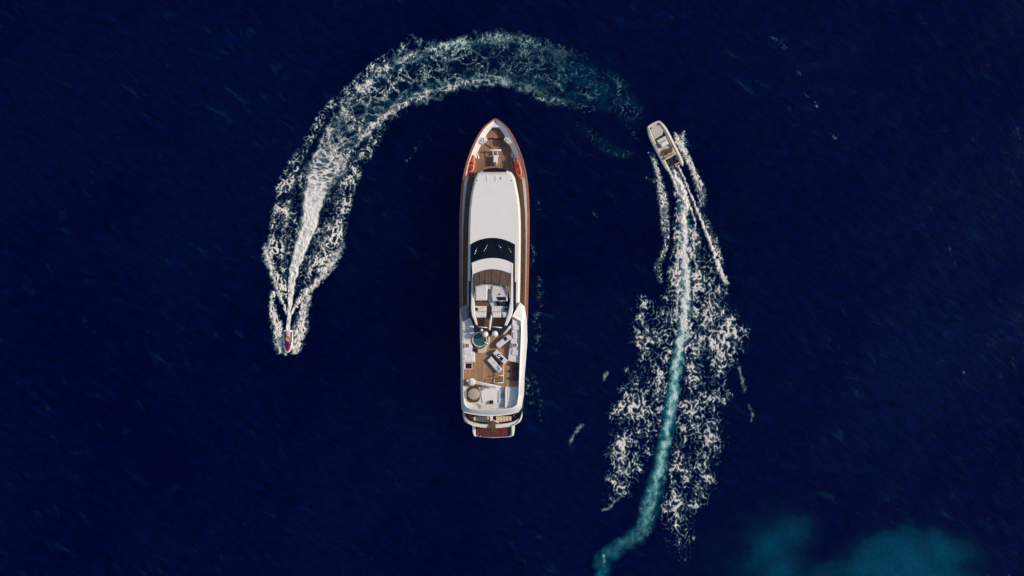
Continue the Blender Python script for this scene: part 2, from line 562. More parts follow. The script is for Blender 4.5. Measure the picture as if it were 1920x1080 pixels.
def sea_material():
    m, nt, b = new_mat('deep_sea_water')
    tc = nt.nodes.new('ShaderNodeTexCoord').outputs['Object']
    big = noise(nt, 0.03, 6, 0.6, tc)
    deep = ramp(nt, big, [(0.3, (0.0000, 0.0005, 0.0245)), (0.7, (0.0000, 0.0038, 0.034))])
    # thin lines of old bubbles drawn out along the wind
    mp = nt.nodes.new('ShaderNodeMapping')
    mp.vector_type = 'TEXTURE'
    mp.inputs['Rotation'].default_value = (0, 0, R(-36))
    mp.inputs['Scale'].default_value = (2.6, 1.0, 1)
    nt.links.new(tc, mp.inputs[0])
    st = noise(nt, 0.75, 8, 0.68, mp.outputs[0], 0.6)
    patch = noise(nt, 0.07, 3, 0.5, tc)
    sf = mathn(nt, 'MULTIPLY', mathn(nt, 'SMOOTH_MIN', 1.0, mathn(nt, 'MAXIMUM', mathn(nt, 'MULTIPLY', mathn(nt, 'SUBTRACT', st, 0.59), 5.0), 0.0), 0.05),
               mathn(nt, 'MULTIPLY', mathn(nt, 'MAXIMUM', mathn(nt, 'SUBTRACT', patch, 0.36), 0.0), 3.0))
    mx = nt.nodes.new('ShaderNodeMix')
    mx.data_type = 'RGBA'
    nt.links.new(sf, mx.inputs[0])
    ripple_shade = mathn(nt, 'ADD', mathn(nt, 'MULTIPLY', noise(nt, 1.5, 6, 0.7, mp.outputs[0], 0.5), 0.6), mathn(nt, 'MULTIPLY', noise(nt, 2.8, 5, 0.75, tc, 0.4), 0.4))  # light and shade of the ripples, put into the water colour
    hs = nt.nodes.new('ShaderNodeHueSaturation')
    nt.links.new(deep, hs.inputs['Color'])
    nt.links.new(mathn(nt, 'MAXIMUM', 0.25, mathn(nt, 'ADD', -1.15, mathn(nt, 'MULTIPLY', ripple_shade, 4.4))), hs.inputs['Value'])
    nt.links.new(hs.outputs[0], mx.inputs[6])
    mx.inputs[7].default_value = (0.004, 0.038, 0.060, 1)
    at = nt.nodes.new('ShaderNodeAttribute')
    at.attribute_name = 'aeration'
    fine = noise(nt, 2.6, 6, 0.65, tc, 0.8)
    fac = mathn(nt, 'MULTIPLY', at.outputs['Fac'], mathn(nt, 'ADD', 0.45, mathn(nt, 'MULTIPLY', fine, 1.1)))
    col2 = ramp(nt, fac, [(0.0, (0.0003, 0.002, 0.022)), (0.22, (0.0, 0.050, 0.100)), (0.5, (0.016, 0.18, 0.205)), (1.0, (0.24, 0.44, 0.43))])
    mx2 = nt.nodes.new('ShaderNodeMix')
    mx2.data_type = 'RGBA'
    nt.links.new(mathn(nt, 'MINIMUM', mathn(nt, 'MULTIPLY', at.outputs['Fac'], 12.0), 1.0), mx2.inputs[0])
    nt.links.new(mx.outputs[2], mx2.inputs[6])
    nt.links.new(col2, mx2.inputs[7])
    nt.links.new(mx2.outputs[2], b.inputs['Base Color'])
    b.inputs['Roughness'].default_value = 0.05
    b.inputs['IOR'].default_value = 1.33
    b.inputs['Specular IOR Level'].default_value = 0.15
    b.inputs['Subsurface Weight'].default_value = 1.0
    b.inputs['Subsurface Radius'].default_value = (0.6, 1.4, 2.4)
    b.inputs['Subsurface Scale'].default_value = 18.0
    b.subsurface_method = 'BURLEY'
    n1 = noise(nt, 1.7, 7, 0.62, mp.outputs[0], 0.4)
    n2 = noise(nt, 4.5, 4, 0.6, tc)
    bp = nt.nodes.new('ShaderNodeBump')
    bp.inputs['Strength'].default_value = 0.4
    bp.inputs['Distance'].default_value = 0.22
    nt.links.new(mathn(nt, 'ADD', n1, mathn(nt, 'MULTIPLY', n2, 0.25)), bp.inputs['Height'])
    nt.links.new(bp.outputs[0], b.inputs['Normal'])
    return m


me = np_mesh('sea', np.stack([GX, GY, GZ], -1).reshape(-1, 3), quads)
attr(me, 'aeration', aer)
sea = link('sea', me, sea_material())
tag(sea, 'dark navy open sea with small ripples and pale teal shoals', 'water', kind='structure')


# ------------------------------------------------------------------ foam: real sheets of bubbles standing just proud of the water
def foam_material():
    m, nt, b = new_mat('sea_foam')
    at = nt.nodes.new('ShaderNodeAttribute')
    at.attribute_name = 'foam_amount'
    tl = nt.nodes.new('ShaderNodeAttribute')
    tl.attribute_name = 'foam_tint'
    c1 = ramp(nt, at.outputs['Fac'], [(0.0, (0.02, 0.12, 0.15)), (0.35, (0.20, 0.27, 0.31)), (0.7, (0.58, 0.54, 0.50)), (1.0, (0.80, 0.76, 0.70))])
    c2 = ramp(nt, at.outputs['Fac'], [(0.0, (0.015, 0.12, 0.15)), (0.5, (0.17, 0.44, 0.43)), (1.0, (0.62, 0.74, 0.69))])
    mx = nt.nodes.new('ShaderNodeMix')
    mx.data_type = 'RGBA'
    nt.links.new(tl.outputs['Fac'], mx.inputs[0])
    nt.links.new(c1, mx.inputs[6])
    nt.links.new(c2, mx.inputs[7])
    nt.links.new(mx.outputs[2], b.inputs['Base Color'])
    b.inputs['Roughness'].default_value = 0.75
    b.inputs['Specular IOR Level'].default_value = 0.2
    al = mathn(nt, 'MINIMUM', mathn(nt, 'MULTIPLY', at.outputs['Fac'], 1.45), 1.0)
    nt.links.new(al, b.inputs['Alpha'])
    return m


FOAM = foam_material()


def ridge(x, y, f, seed, warp=5.0):
    wx = x + warp * fbm(x / 14, y / 14, 2, seed + 50)
    wy = y + warp * fbm(x / 14, y / 14, 2, seed + 60)
    return 1 - np.abs(perlin(wx * f, wy * f, seed)) * 1.5


def worley(x, y, seed=0):
    """difference between the two nearest cell points: small on the walls between cells"""
    xi, yi = np.floor(x).astype(np.int64), np.floor(y).astype(np.int64)
    f1 = np.full(x.shape, 9.0)
    f2 = np.full(x.shape, 9.0)
    for i in (-1, 0, 1):
        for j in (-1, 0, 1):
            h = _perm[(_perm[(xi + i + seed * 37) & 511] + yi + j + seed * 101) & 511]
            ex = xi + i + 0.5 + 0.48 * _gx[h] - x
            ey = yi + j + 0.5 + 0.48 * _gy[h] - y
            d = np.sqrt(ex * ex + ey * ey)
            n = np.minimum(f1, d)
            f2 = np.minimum(f2, np.maximum(f1, d))
            f1 = n
    return f2 - f1


def lace(X, Y, D, seed=0, f=0.085):
    """worm-like threads of foam; D is how closely they stand"""
    r1 = ridge(X, Y, f, seed + 1, 4)
    r2 = ridge(X, Y, f * 1.8, seed + 2, 3)
    gr = fbm(X / 3.4, Y / 3.4, 3, seed + 3)
    gr2 = fbm(X / 7.5, Y / 7.5, 2, seed + 4)
    pat = fbm(X / 32, Y / 32, 3, seed + 5) + 0.6 * fbm(X / 11, Y / 11, 2, seed + 6)
    De = np.clip(D * (0.92 + 1.1 * pat), 0, 1.05)
    q = 0.74 * r1 + 0.26 * r2 + 0.20 * gr + 0.20 * gr2
    th = 1.00 - 0.50 * De
    v = sstep(th - 0.20, th + 0.36, q)
    v = v * np.clip(0.42 + 0.58 * De + 0.50 * gr + 0.35 * pat, 0.10, 1.05)
    haze = np.clip(0.20 * sstep(0.35, 1.0, De) * (1 + 1.5 * gr2), 0, 1)
    return np.where(D > 0.01, np.maximum(v, haze), 0) * sstep(0, 0.3, D)


def thread(X, Y, pts, seed, edge=0.9, rag=0.5):
    """torn ribbon of foam along a line: ragged width, feathered rim, holes"""
    n1, n2 = fbm(X / 6, Y / 6, 3, seed), fbm(X / 2.6, Y / 2.6, 2, seed + 4)
    d, side, arc, c = stroke(X + 3.0 * fbm(X / 9, Y / 9, 3, seed + 1), Y + 3.0 * fbm(X / 9, Y / 9, 3, seed + 2), pts)
    u = d / (c[:, 0] * (1.25 + rag * 1.3 * n1))
    g = sstep(1.0, 1.0 - edge, u)
    return np.clip(g * c[:, 1] * (0.95 + 0.9 * n1 + 0.6 * n2) * sstep(-.55, .0, n1 + .5 * n2 + g - .55), 0, 1)


def foam_object(name, x0, x1, y0, y1, fn, label, cat, step=1.0):
    xs, ys = np.arange(x0, x1, step), np.arange(y0, y1, step)
    X, Y = np.meshgrid(xs, ys)
    den, tint, hgt = fn(X.ravel(), Y.ravel())
    den = np.clip(den, 0, 1)
    D2 = den.reshape(X.shape)
    ii = np.arange(X.size).reshape(X.shape)
    q = np.stack([ii[1:, :-1], ii[1:, 1:], ii[:-1, 1:], ii[:-1, :-1]], -1).reshape(-1, 4)
    mxd = np.max(den[q], axis=1)
    q = q[mxd > 0.05]
    used, inv = np.unique(q, return_inverse=True)
    q = inv.reshape(-1, 4)
    wxm = (X.ravel()[used] - 960) * S
    wym = -(Y.ravel()[used] - 540) * S
    z = wave(wxm, wym) + 0.035 + hgt[used]
    me = np_mesh(name, np.stack([wxm, wym, z], -1), q)
    attr(me, 'foam_amount', den[used])
    attr(me, 'foam_tint', np.clip(tint[used], 0, 1))
    o = link(name, me, FOAM)
    tag(o, label, cat, kind='stuff')
    return o


def soft(u, edge=0.35):
    return sstep(1.0, 1.0 - edge, u)


def ski_foam(X, Y):
    den = np.zeros(X.shape)
    tint = np.zeros(X.shape)
    wx = X + 5 * fbm(X / 17, Y / 17, 3, 71)
    wy = Y + 5 * fbm(X / 17, Y / 17, 3, 77)
    d, side, arc, c = stroke(wx, wy, SKI_CORE)
    wdt, st = c[:, 0], c[:, 1]
    u = d / wdt
    near = sstep(0.55, 0.95, st)
    # boiling churn close behind the ski: cross ribs that break up into cells
    wb = worley((wx + 3 * fbm(X / 5, Y / 5, 2, 78)) / (6 + wdt * .22), (wy + 3 * fbm(X / 5, Y / 5, 2, 79)) / (6 + wdt * .22), 80)
    rib = 0.90 + 0.55 * fbm(arc / (3.5 + wdt * .16), side * d / (5 + wdt * .3), 3, 81) + 0.25 * fbm(X / 2.5, Y / 2.5, 2, 82)
    open_ = sstep(0.86, 0.46, st)
    hole = sstep(0.06, 0.42, wb + 0.50 * fbm(X / 6, Y / 6, 3, 84) + 0.12 * sstep(.65, .4, st)) * open_
    edge = sstep(1.0 + 0.12 * fbm(X / 5, Y / 5, 2, 86), 0.62, u)
    solid = edge * np.clip(rib, 0, 1.15) * (1 - 0.97 * hole) * sstep(0.38, 0.66, st) * 1.15
    # later: wide dark cells between thin torn walls, with two brighter borders
    jx, jy = X + 9 * fbm(X / 20, Y / 20, 3, 91), Y + 9 * fbm(X / 20, Y / 20, 3, 93)
    jx = jx + 3.5 * fbm(X / 6, Y / 6, 2, 92)
    jy = jy + 3.5 * fbm(X / 6, Y / 6, 2, 94)
    w1 = worley(jx / 27 + 0.25 * fbm(X / 45, Y / 45, 2, 96), jy / 27, 95)
    w2 = worley(jx / 12 + 3, jy / 12, 97)
    gap = sstep(-0.28, 0.12, fbm(X / 17, Y / 17, 3, 98))
    k3 = fbm(X / 3, Y / 3, 2, 99)
    pt = fbm(X / 38, Y / 38, 3, 101)
    body = sstep(1.08, 0.92, u)
    fadeo = np.clip((st - 0.05) * 3.4, 0, 1)
    tk = 0.03 + 0.24 * np.clip(st, 0, .7)
    cells = np.maximum(sstep(tk * 1.9, tk * .1, w1) * np.clip(.75 + .8 * pt, 0.1, 1) * (.12 + .88 * gap), 0.85 * sstep(tk * 1.9, tk * .1, w2) * np.clip(.22 + 1.9 * pt + 0.5 * (1 - gap), 0, 1))
    cells = cells * body * fadeo * np.clip(0.75 + 1.2 * k3, 0.05, 1.1)
    bp_ = np.exp(-((u - 0.90 + 0.30 * fbm(X / 15, Y / 15, 3, 100)) / (0.13 + 0.16 * np.clip(.5 + fbm(X / 20, Y / 20, 2, 104), 0, 1))) ** 2)
    border = bp_ * fadeo * np.clip(0.02 + 0.70 * sstep(0.45, 0.02, w2) + 0.75 * k3 + 0.9 * pt + .15 * (side > 0), 0, 1)
    veil = body * fadeo * (0.0 + 0.16 * bp_) * np.clip(0.7 + 1.4 * fbm(X / 12, Y / 12, 3, 105), 0, 2) * sstep(0.9, 0.3, st)
    late = sstep(0.80, 0.50, st)
    g = np.maximum(solid, late * np.maximum(np.maximum(cells, border), veil))
    den = np.maximum(den, g)
    tint = np.maximum(tint, np.where(g > 0.02, 0.40 * sstep(0.5, 0.1, st) + 0.12 * near, 0))
    # old outer threads at the top of the curve
    for pts in ([(740, 108, 9, .35), (770, 74, 11, .5), (800, 84, 12, .35), (850, 80, 14, .35), (905, 72, 14, .5), (955, 72, 12, .45), (1000, 78, 10, .45),
                 (1035, 92, 9, .4), (1070, 108, 10, .15)],
                [(1000, 160, 9, .45), (1013, 185, 9, .5), (1050, 190, 10, .42), (1080, 200, 12, .35), (1110, 205, 12, .2)],
                [(960, 112, 40, .25), (1010, 130, 46, .30), (1060, 148, 50, .29), (1110, 160, 50, .27), (1150, 175, 46, .25), (1178, 205, 34, .22), (1192, 240, 26, .16), (1180, 270, 18, .12)], SKI_TAIL):
        d, side, arc, c = stroke(wx, wy, pts)
        g = soft(d / c[:, 0], 0.8) * lace(X, Y, c[:, 1] * 1.4, 7, 0.085) * np.interp(X, [990, 1180], [.62, .40])
        den = np.maximum(den, g)
        tint = np.where(g > 0.02, np.maximum(tint, 0.45), tint)
    # bright lines thrown off both quarters, and the lace that drifts outside the track
    for pts, sd in (([(541, 595, 2.5, .9), (531, 570, 4, .9), (521, 545, 6, .85), (510, 508, 8, .8), (500, 480, 10, .75), (498, 462, 8, .5)], 3),
                    ([(545, 592, 2.5, .95), (556, 570, 4.5, .95), (572, 551, 6.5, .92), (590, 534, 8, .88), (609, 511, 10, .78), (627, 486, 11, .68), (642, 460, 9, .4)], 5)):
        den = np.maximum(den, thread(X, Y, pts, sd))
    for pts, sd in (([(534, 560, 6, .9), (524, 515, 15, .95), (517, 470, 21, .95), (521, 440, 22, .85), (529, 388, 21, .78), (536, 342, 19, .72), (549, 312, 16, .65),
                      (566, 286, 13, .66), (584, 254, 12, .62), (616, 203, 11, .6), (661, 161, 10, .55), (708, 117, 10, .5), (745, 95, 9, .4)], 11),
                    ([(556, 572, 6, .9), (580, 530, 16, .92), (602, 495, 24, .95), (618, 462, 28, .92), (630, 423, 25, .82), (644, 370, 22, .74), (660, 328, 19, .7),
                      (676, 300, 16, .66), (697, 272, 14, .6), (718, 240, 12, .5), (735, 216, 10, .38)], 13)):
        d, side, arc, c = stroke(wx, wy, pts)
        g = soft(d / c[:, 0], 0.55) * lace(X, Y, c[:, 1], sd, 0.125)
        den = np.maximum(den, g)
    d, side, arc, c = stroke(wx, wy, [(545, 545, 14, .35), (558, 490, 36, .55), (570, 450, 58, .6), (583, 400, 60, .55), (598, 345, 54, .42), (620, 300, 48, .28), (640, 265, 44, .12)])
    den = np.maximum(den, soft(d / c[:, 0], .4) * lace(X, Y, c[:, 1], 15, 0.11) * 0.7)
    # bow spray
    for pts in ([(512, 549, 5, .8), (509, 570, 6, .8), (515, 600, 9, .9), (521, 620, 11, 1), (525, 640, 12, 1), (528, 655, 11, 1), (534, 663, 5, .7)],
                [(579, 556, 6, .62), (571, 578, 9, .7), (567, 600, 12, .95), (561, 622, 13, 1), (557, 642, 12, 1), (553, 656, 9, .95), (548, 662, 4, .6)]):
        d, side, arc, c = stroke(wx, wy, pts)
        g = soft(d / (c[:, 0] * 1.25), 0.5) * lace(X, Y, c[:, 1] * 1.1, 19, 0.14)
        den = np.maximum(den, np.maximum(g, thread(X, Y, pts, 17, 0.95, 0.8) * 0.95))
    hgt = 0.10 * den * (1 + 0.9 * fbm(X / 5, Y / 5, 3, 23)) + 0.14 * den ** 2 * sstep(0.5, 1, near)
    return den, tint, hgt


foam_object('jet_ski_wake', 478, 1212, 52, 682, ski_foam, 'long curling white foam wake sweeping round behind the crimson jet ski', 'wake')

LACE_R = [(1290, 400), (1303, 425), (1325, 470), (1357, 530), (1368, 580), (1402, 612), (1409, 648), (1388, 672), (1358, 695), (1368, 735), (1350, 775), (1357, 825),
          (1342, 858), (1338, 915), (1322, 950), (1295, 972), (1306, 1005), (1292, 1045), (1264, 1050), (1246, 1010), (1240, 965), (1250, 900), (1262, 850),
          (1272, 760), (1286, 660), (1296, 560), (1293, 480)]
LACE_L = [(1274, 420), (1262, 480), (1252, 540), (1236, 560), (1205, 558), (1184, 598), (1178, 640), (1194, 662), (1184, 690), (1170, 712), (1165, 742), (1140, 770),
          (1141, 802), (1155, 815), (1138, 850), (1134, 890), (1150, 915), (1136, 945), (1165, 932), (1190, 908), (1218, 860), (1238, 790), (1254, 720), (1266, 640),
          (1274, 560), (1274, 500)]


def boat_foam(X, Y):
    den = np.zeros(X.shape)
    tint = np.zeros(X.shape)
    wx = X + 3.5 * fbm(X / 13, Y / 13, 3, 171)
    wy = Y + 3.5 * fbm(X / 13, Y / 13, 3, 177)
    d, side, arc, c = stroke(X + 9 * fbm(X / 22, Y / 22, 3, 191) + 4 * fbm(X / 7, Y / 7, 2, 193), Y + 9 * fbm(X / 22, Y / 22, 3, 192), BOAT_CORE)
    u, st = d / c[:, 0], c[:, 1]
    sw = fbm((X + 6 * fbm(X / 12, Y / 12, 2, 185)) / 11, (Y + 6 * fbm(X / 12, Y / 12, 2, 187)) / 15, 4, 181)
    churn = 0.80 + (0.55 + 0.7 * sstep(.7, .3, st)) * sw + 0.3 * fbm(side * d / 2.2, arc / 14, 2, 183) + 0.2 * fbm(X / 2.5, Y / 2.5, 2, 184)
    core = sstep(1.10 + .75 * sw + .25 * fbm(X / 4, Y / 4, 2, 188), 0.0, u) * np.clip(churn + .12, 0, 1.6) * st * 1.28
    den = np.maximum(den, core)
    tint = np.where(core > 0.02, 0.95 * sstep(.92, 0.58, st) * sstep(1.3, 0.8, u), 0)
    # crests
    for pts, k in (([(1272, 312, 3, .9), (1282, 335, 3, .9), (1291, 358, 3, .9), (1306, 393, 3.5, .95), (1322, 433, 4.2, 1), (1338, 473, 5, 1), (1350, 507, 6, 1), (1362, 530, 6, .7)], 1),
                   ([(1283, 362, 2.5, .9), (1294, 390, 3, .9), (1303, 417, 3, .7), (1300, 450, 3, .6), (1301, 475, 3, .6), (1306, 505, 3, .5)], 1),
                   ([(1254, 318, 3, 1), (1264, 340, 4, 1), (1272, 365, 4, .8)], 1),
                   ([(1273, 440, 4, .6), (1270, 490, 4, .6), (1271, 540, 4, .55), (1268, 600, 4, .5)], 0)):
        den = np.maximum(den, thread(X, Y, pts, 15, 0.85, 0.45))
    # spray strands beside the hull
    for pts in ([(1266, 252, 5, .7), (1272, 264, 8, .95), (1280, 280, 8, .95), (1290, 300, 7, .95), (1301, 325, 7, .95), (1311, 350, 9, .85), (1316, 375, 9, .6), (1310, 395, 6, .4)],
                [(1283, 247, 3, .7), (1278, 258, 6, .8), (1287, 268, 6, .5), (1294, 272, 4, .3)],
                [(1217, 285, 4, .4), (1224, 294, 6, .75), (1231, 318, 6, .85), (1238, 350, 8, .8), (1245, 383, 10, .78), (1246, 420, 9, .7), (1249, 453, 6, .55), (1243, 478, 7, .5),
                 (1233, 500, 8, .55), (1238, 525, 7, .35)],
                [(1212, 333, 3, .3), (1225, 338, 4, .5), (1234, 342, 5, .5)],
                [(1316, 400, 8, .4), (1330, 432, 8, .5), (1344, 465, 7, .5), (1354, 500, 6, .4)]):
        d, side, arc, c = stroke(wx, wy, pts)
        g = soft(d / (c[:, 0] * 1.2), 0.6) * lace(X, Y, c[:, 1] * 1.15, 29, 0.15)
        den = np.maximum(den, np.maximum(g, thread(X, Y, pts, 27, 0.95, 0.8) * c[:, 1] ** 2))
    # the wide fields of lace
    xx = X + 22 * fbm(X / 26, Y / 26, 4, 37)
    yy = Y + 22 * fbm(X / 26, Y / 26, 4, 39)
    DR = sstep(-14, 16, poly_sd(xx, yy, LACE_R)) * (0.70 - 0.06 * sstep(700, 900, Y) - 0.30 * sstep(960, 1010, Y))
    DL = sstep(-14, 16, poly_sd(xx, yy, LACE_L)) * 0.64

    def blob(cx, cy, rx, ry, a):
        return a * np.exp(-(((X - cx) / rx) ** 2 + ((Y - cy) / ry) ** 2))
    DR = DR * (1 + blob(1378, 635, 30, 38, .35) + blob(1300, 590, 12, 80, .1) - blob(1315, 730, 16, 60, .28) - blob(1322, 480, 18, 34, .10)
               + blob(1295, 780, 12, 110, .12) - blob(1305, 900, 10, 60, .25) + blob(1300, 925, 20, 34, .15))
    DL = DL * (1 + blob(1165, 770, 26, 34, .22) + blob(1160, 840, 22, 25, .3) + blob(1200, 590, 18, 38, .28) - blob(1230, 570, 16, 46, .55)
               + blob(1258, 560, 9, 90, .15) - blob(1212, 690, 22, 34, .5) - blob(1205, 850, 20, 40, .3) + blob(1240, 750, 9, 80, .15) + blob(1152, 905, 18, 14, .2))
    d, side, arc, c = stroke(wx, wy, [(1268, 332, 12, .6), (1281, 380, 20, .75), (1286, 440, 33, .85), (1288, 500, 42, .82), (1285, 570, 40, .8), (1277, 650, 24, .7)])
    DA = soft(d / c[:, 0], .5) * c[:, 1]
    g = lace(X, Y * 0.82, np.maximum(np.maximum(DR, DL), DA), 41, 0.112)
    den = np.maximum(den, g * 0.86)
    tint = np.where(g > core, 0.0, tint)
    old = [([(1385, 690, 3, .6), (1393, 715, 4, .6), (1396, 735, 3, .3)], 0), ([(1404, 760, 3, .35), (1411, 775, 4, .5), (1408, 788, 3, .4)], 0),
           ([(1131, 712, 4, .6), (1135, 704, 5, .75), (1139, 699, 3, .5)], 0), ([(1069, 832, 4, .45), (1076, 815, 4, .6), (1088, 800, 5, .55), (1092, 797, 3, .4)], 0),
           ([(1131, 956, 4, .55), (1143, 952, 4, .6), (1155, 938, 3, .5), (1166, 930, 3, .4)], 0), ([(1131, 1036, 2, .5), (1132, 1046, 3, .9), (1133, 1053, 2, .6)], 0)]
    for pts, k in old:
        den = np.maximum(den, thread(X, Y, pts, 57, 0.95, 0.9) * 0.68)
    hgt = 0.09 * den * (1 + 0.9 * fbm(X / 5, Y / 5, 3, 63)) + 0.10 * den ** 2 * sstep(600, 350, Y)
    return den, tint, hgt


foam_object('tender_wake', 1060, 1420, 238, 1084, boat_foam, 'broad lacy foam wake with a turquoise centre line behind the beige tender', 'wake')


def drift_foam(X, Y):
    den = np.zeros(X.shape)
    for pts in ([(986, 705, 3, .4), (990, 722, 4, .7), (987, 733, 5, .6), (994, 737, 5, .8), (997, 742, 4, .6)], [(991, 752, 3, .5), (1000, 757, 4, .3), (1012, 760, 3, .2)],
                [(1009, 380, 4, .4), (1011, 402, 4, .35)], [(996, 450, 3, .3), (1002, 474, 3, .6), (999, 484, 4, .4), (997, 500, 4, .3)],
                [(1008, 515, 5, .35), (1014, 544, 6, .45), (1010, 580, 7, .35), (1004, 600, 7, .4), (1010, 625, 8, .42), (1005, 655, 7, .3)],
                [(1000, 700, 5, .2), (1002, 712, 5, .35), (1012, 745, 5, .3), (1015, 790, 5, .2)],
                [(838, 279, 4, .4), (843, 278, 3, .5)], [(762, 302, 3, .5), (768, 300, 3, .4), (785, 265, 4, .3)],
                [(1526, 190, 2, .3), (1530, 198, 3, .9), (1533, 204, 2, .4)], [(1445, 67, 4, .25), (1460, 80, 5, .4), (1480, 95, 5, .25)], [(1490, 122, 4, .25), (1500, 140, 3, .4)],
                [(1553, 248, 3, .5), (1560, 254, 3, .6), (1567, 259, 3, .5)], [(1507, 175, 2, .5), (1520, 186, 2, .4)], [(1110, 395, 3, .4), (1122, 412, 3, .3)],
                ):
        x0, y0 = min(p[0] for p in pts) - 14, min(p[1] for p in pts) - 14
        x1, y1 = max(p[0] for p in pts) + 14, max(p[1] for p in pts) + 14
        m = (X > x0) & (X < x1) & (Y > y0) & (Y < y1)
        x, y = X[m], Y[m]
        wx, wy = x + 3 * fbm(x / 6, y / 6, 3, 201), y + 3 * fbm(x / 6, y / 6, 3, 207)
        d, side, arc, c = stroke(wx, wy, pts)
        nz = fbm(x / 3.4, y / 3.4, 3, 211) + 0.8 * fbm(x / 11, y / 11, 2, 213)
        g = soft(d / (c[:, 0] * 1.5), 1.0) * np.clip(c[:, 1] * 0.9 * sstep(.05, .55, nz + 0.25 * c[:, 1]) * 0.7, 0, 1)
        den[m] = np.maximum(den[m], g)
    return den, np.where(den > 0, 0.35, 0.0), 0.03 * den


foam_object('drifting_foam', 740, 1720, 50, 970, drift_foam, 'scattered flecks of drifting white foam on the open water', 'foam')

# ------------------------------------------------------------------ the yacht
Y0 = P(926, 520, 0)
yacht = empty('motor_yacht', Y0)
tag(yacht, 'long white motor yacht with teak decks and mahogany rail at rest', 'yacht')

HW = np.array([(221.5, 0.3), (225, 6.5), (229.4, 12), (235, 19), (241.5, 25), (250, 30.6), (260, 36.2), (270, 41), (280, 45.2), (291, 49.4), (302, 53), (314, 56), (326, 58.6),
               (345, 61.6), (370, 63.6), (400, 65), (430, 65.3), (470, 65), (500, 64.8), (560, 63.8), (600, 63.4), (660, 62), (700, 60.3), (740, 58.7), (765, 57.5), (775, 55),
               (785, 52), (793, 46), (799, 36), (802, 18), (802.6, 0.5)])
INW = np.array([(221, 4), (238, 17), (248, 15.5), (262, 15.5), (285, 14), (305, 12), (330, 9.8), (360, 9), (420, 7.2), (460, 6.2), (560, 5.6), (800, 5.5)])


def axis_x(py):
    return 929 - 0.0093 * (py - 221)


def hw(py):
    return float(np.interp(py, HW[:, 0], HW[:, 1]))


def inw(py):
    return float(np.interp(py, INW[:, 0], INW[:, 1]))


def zg(py):          # top of the bulwark
    return float(np.interp(py, [221, 300, 420, 560, 803], [4.7, 4.4, 4.1, 4.0, 3.7]))


ZD = 3.2             # main deck


def side_pt(py, s, inset, z):
    return P(axis_x(py) + s * max(0.05, hw(py) - inset), py, z)


def ypart(name, bm, mat, parent=None, smooth=False, angle=None):
    return build(name, bm, mat, parent or yacht, Y0, smooth, angle)


ST = [221.5, 223, 225, 227, 229.4, 232, 235, 238, 241.5, 246, 250, 255, 260, 265, 270, 280, 291, 302, 314, 326, 345, 370, 400, 430, 470, 500, 530, 560, 600, 640, 680, 720, 745, 765, 775, 785, 793, 799, 802, 802.6]
bm = bmesh.new()
rings = []
for py in ST:
    g = zg(py)
    t = np.clip((py - 221) / 180, 0, 1)
    wl = 0.45 + 0.45 * t ** 0.5
    c = P(axis_x(py), py, g)
    h = side_pt(py, 1, 0, g).x - c.x
    yy = c.y - (1 - t) ** 2 * 1.9
    yb = c.y - (1 - t) ** 2 * 3.2
    rings.append([(c.x - h, c.y, g), (c.x - h * (0.55 + 0.45 * wl), (c.y + yy) / 2, g * 0.45), (c.x - h * wl, yy, 0.0), (c.x - h * wl * 0.6, yb, -1.1), (c.x, yb, -1.5),
                  (c.x + h * wl * 0.6, yb, -1.1), (c.x + h * wl, yy, 0.0), (c.x + h * (0.55 + 0.45 * wl), (c.y + yy) / 2, g * 0.45), (c.x + h, c.y, g)])
add_loft(bm, rings, closed=False)
hull = ypart('hull', bm, 'white', smooth=True, angle=50)
# rail, sloped inner bulwark, deck
RAIL_END = 601
for nm, mat, i0, i1, z0, z1, ye in (('cap_rail', 'mahogany', -0.6, 3.9, 0.03, 0.03, RAIL_END), ('inner_bulwark', 'white', 3.7, None, -0.01, None, 640)):
    for s in (-1, 1):
        bm = bmesh.new()
        rr = []
        for py in [p for p in ST if p <= ye] + [ye]:
            g = zg(py)
            if nm == 'cap_rail':
                a0, a1 = side_pt(py, s, i0, g + .07), side_pt(py, s, min(i1, hw(py)), g + .07)
                rr.append([(a0.x, a0.y, g - .06), (a0.x, a0.y, g + .045), (a0.x * .9 + a1.x * .1, a0.y, g + .07), (a0.x * .1 + a1.x * .9, a1.y, g + .07), (a1.x, a1.y, g + .045), (a1.x, a1.y, g - .06)])
            else:
                a0, a1 = side_pt(py, s, i0, g), side_pt(py, s, min(inw(py), hw(py)), ZD)
                zi = g - 0.42
                a1 = side_pt(py, s, min(inw(py), hw(py)), zi)
                am = side_pt(py, s, i0 + 0.9 * (min(inw(py), hw(py)) - i0), zi + .05)
                rr.append([tuple(a0), tuple(am), (a1.x, a1.y, zi - .03), (a1.x, a1.y, ZD - .1), (a0.x, a0.y, ZD - .1)])
        add_loft(bm, rr, closed=True)
        ypart(nm, bm, mat, smooth=True, angle=40)
bm = bmesh.new()
dst = [238] + [p for p in ST if 240 < p < 640] + [640]
vl = [bm.verts.new(side_pt(py, -1, inw(py) - 1.5, ZD)) for py in dst]
vr = [bm.verts.new(side_pt(py, 1, inw(py) - 1.5, ZD)) for py in dst]
for i in range(len(dst) - 1):
    bm.faces.new((vl[i], vr[i], vr[i + 1], vl[i + 1]))
main_deck = ypart('main_deck', bm, 'teak')
bm = bmesh.new()
bp0 = [(axis_x(y_) + s_ * (hw(y_) - 3.6), y_) for s_, ys_ in ((-1, (238.5, 235, 231, 228)), (1, (228, 231, 235, 238.5))) for y_ in ys_]
add_prism(bm, pxy(bp0, 4.32), ZD, 4.32, .02)
ypart('bow_plate', bm, 'white')
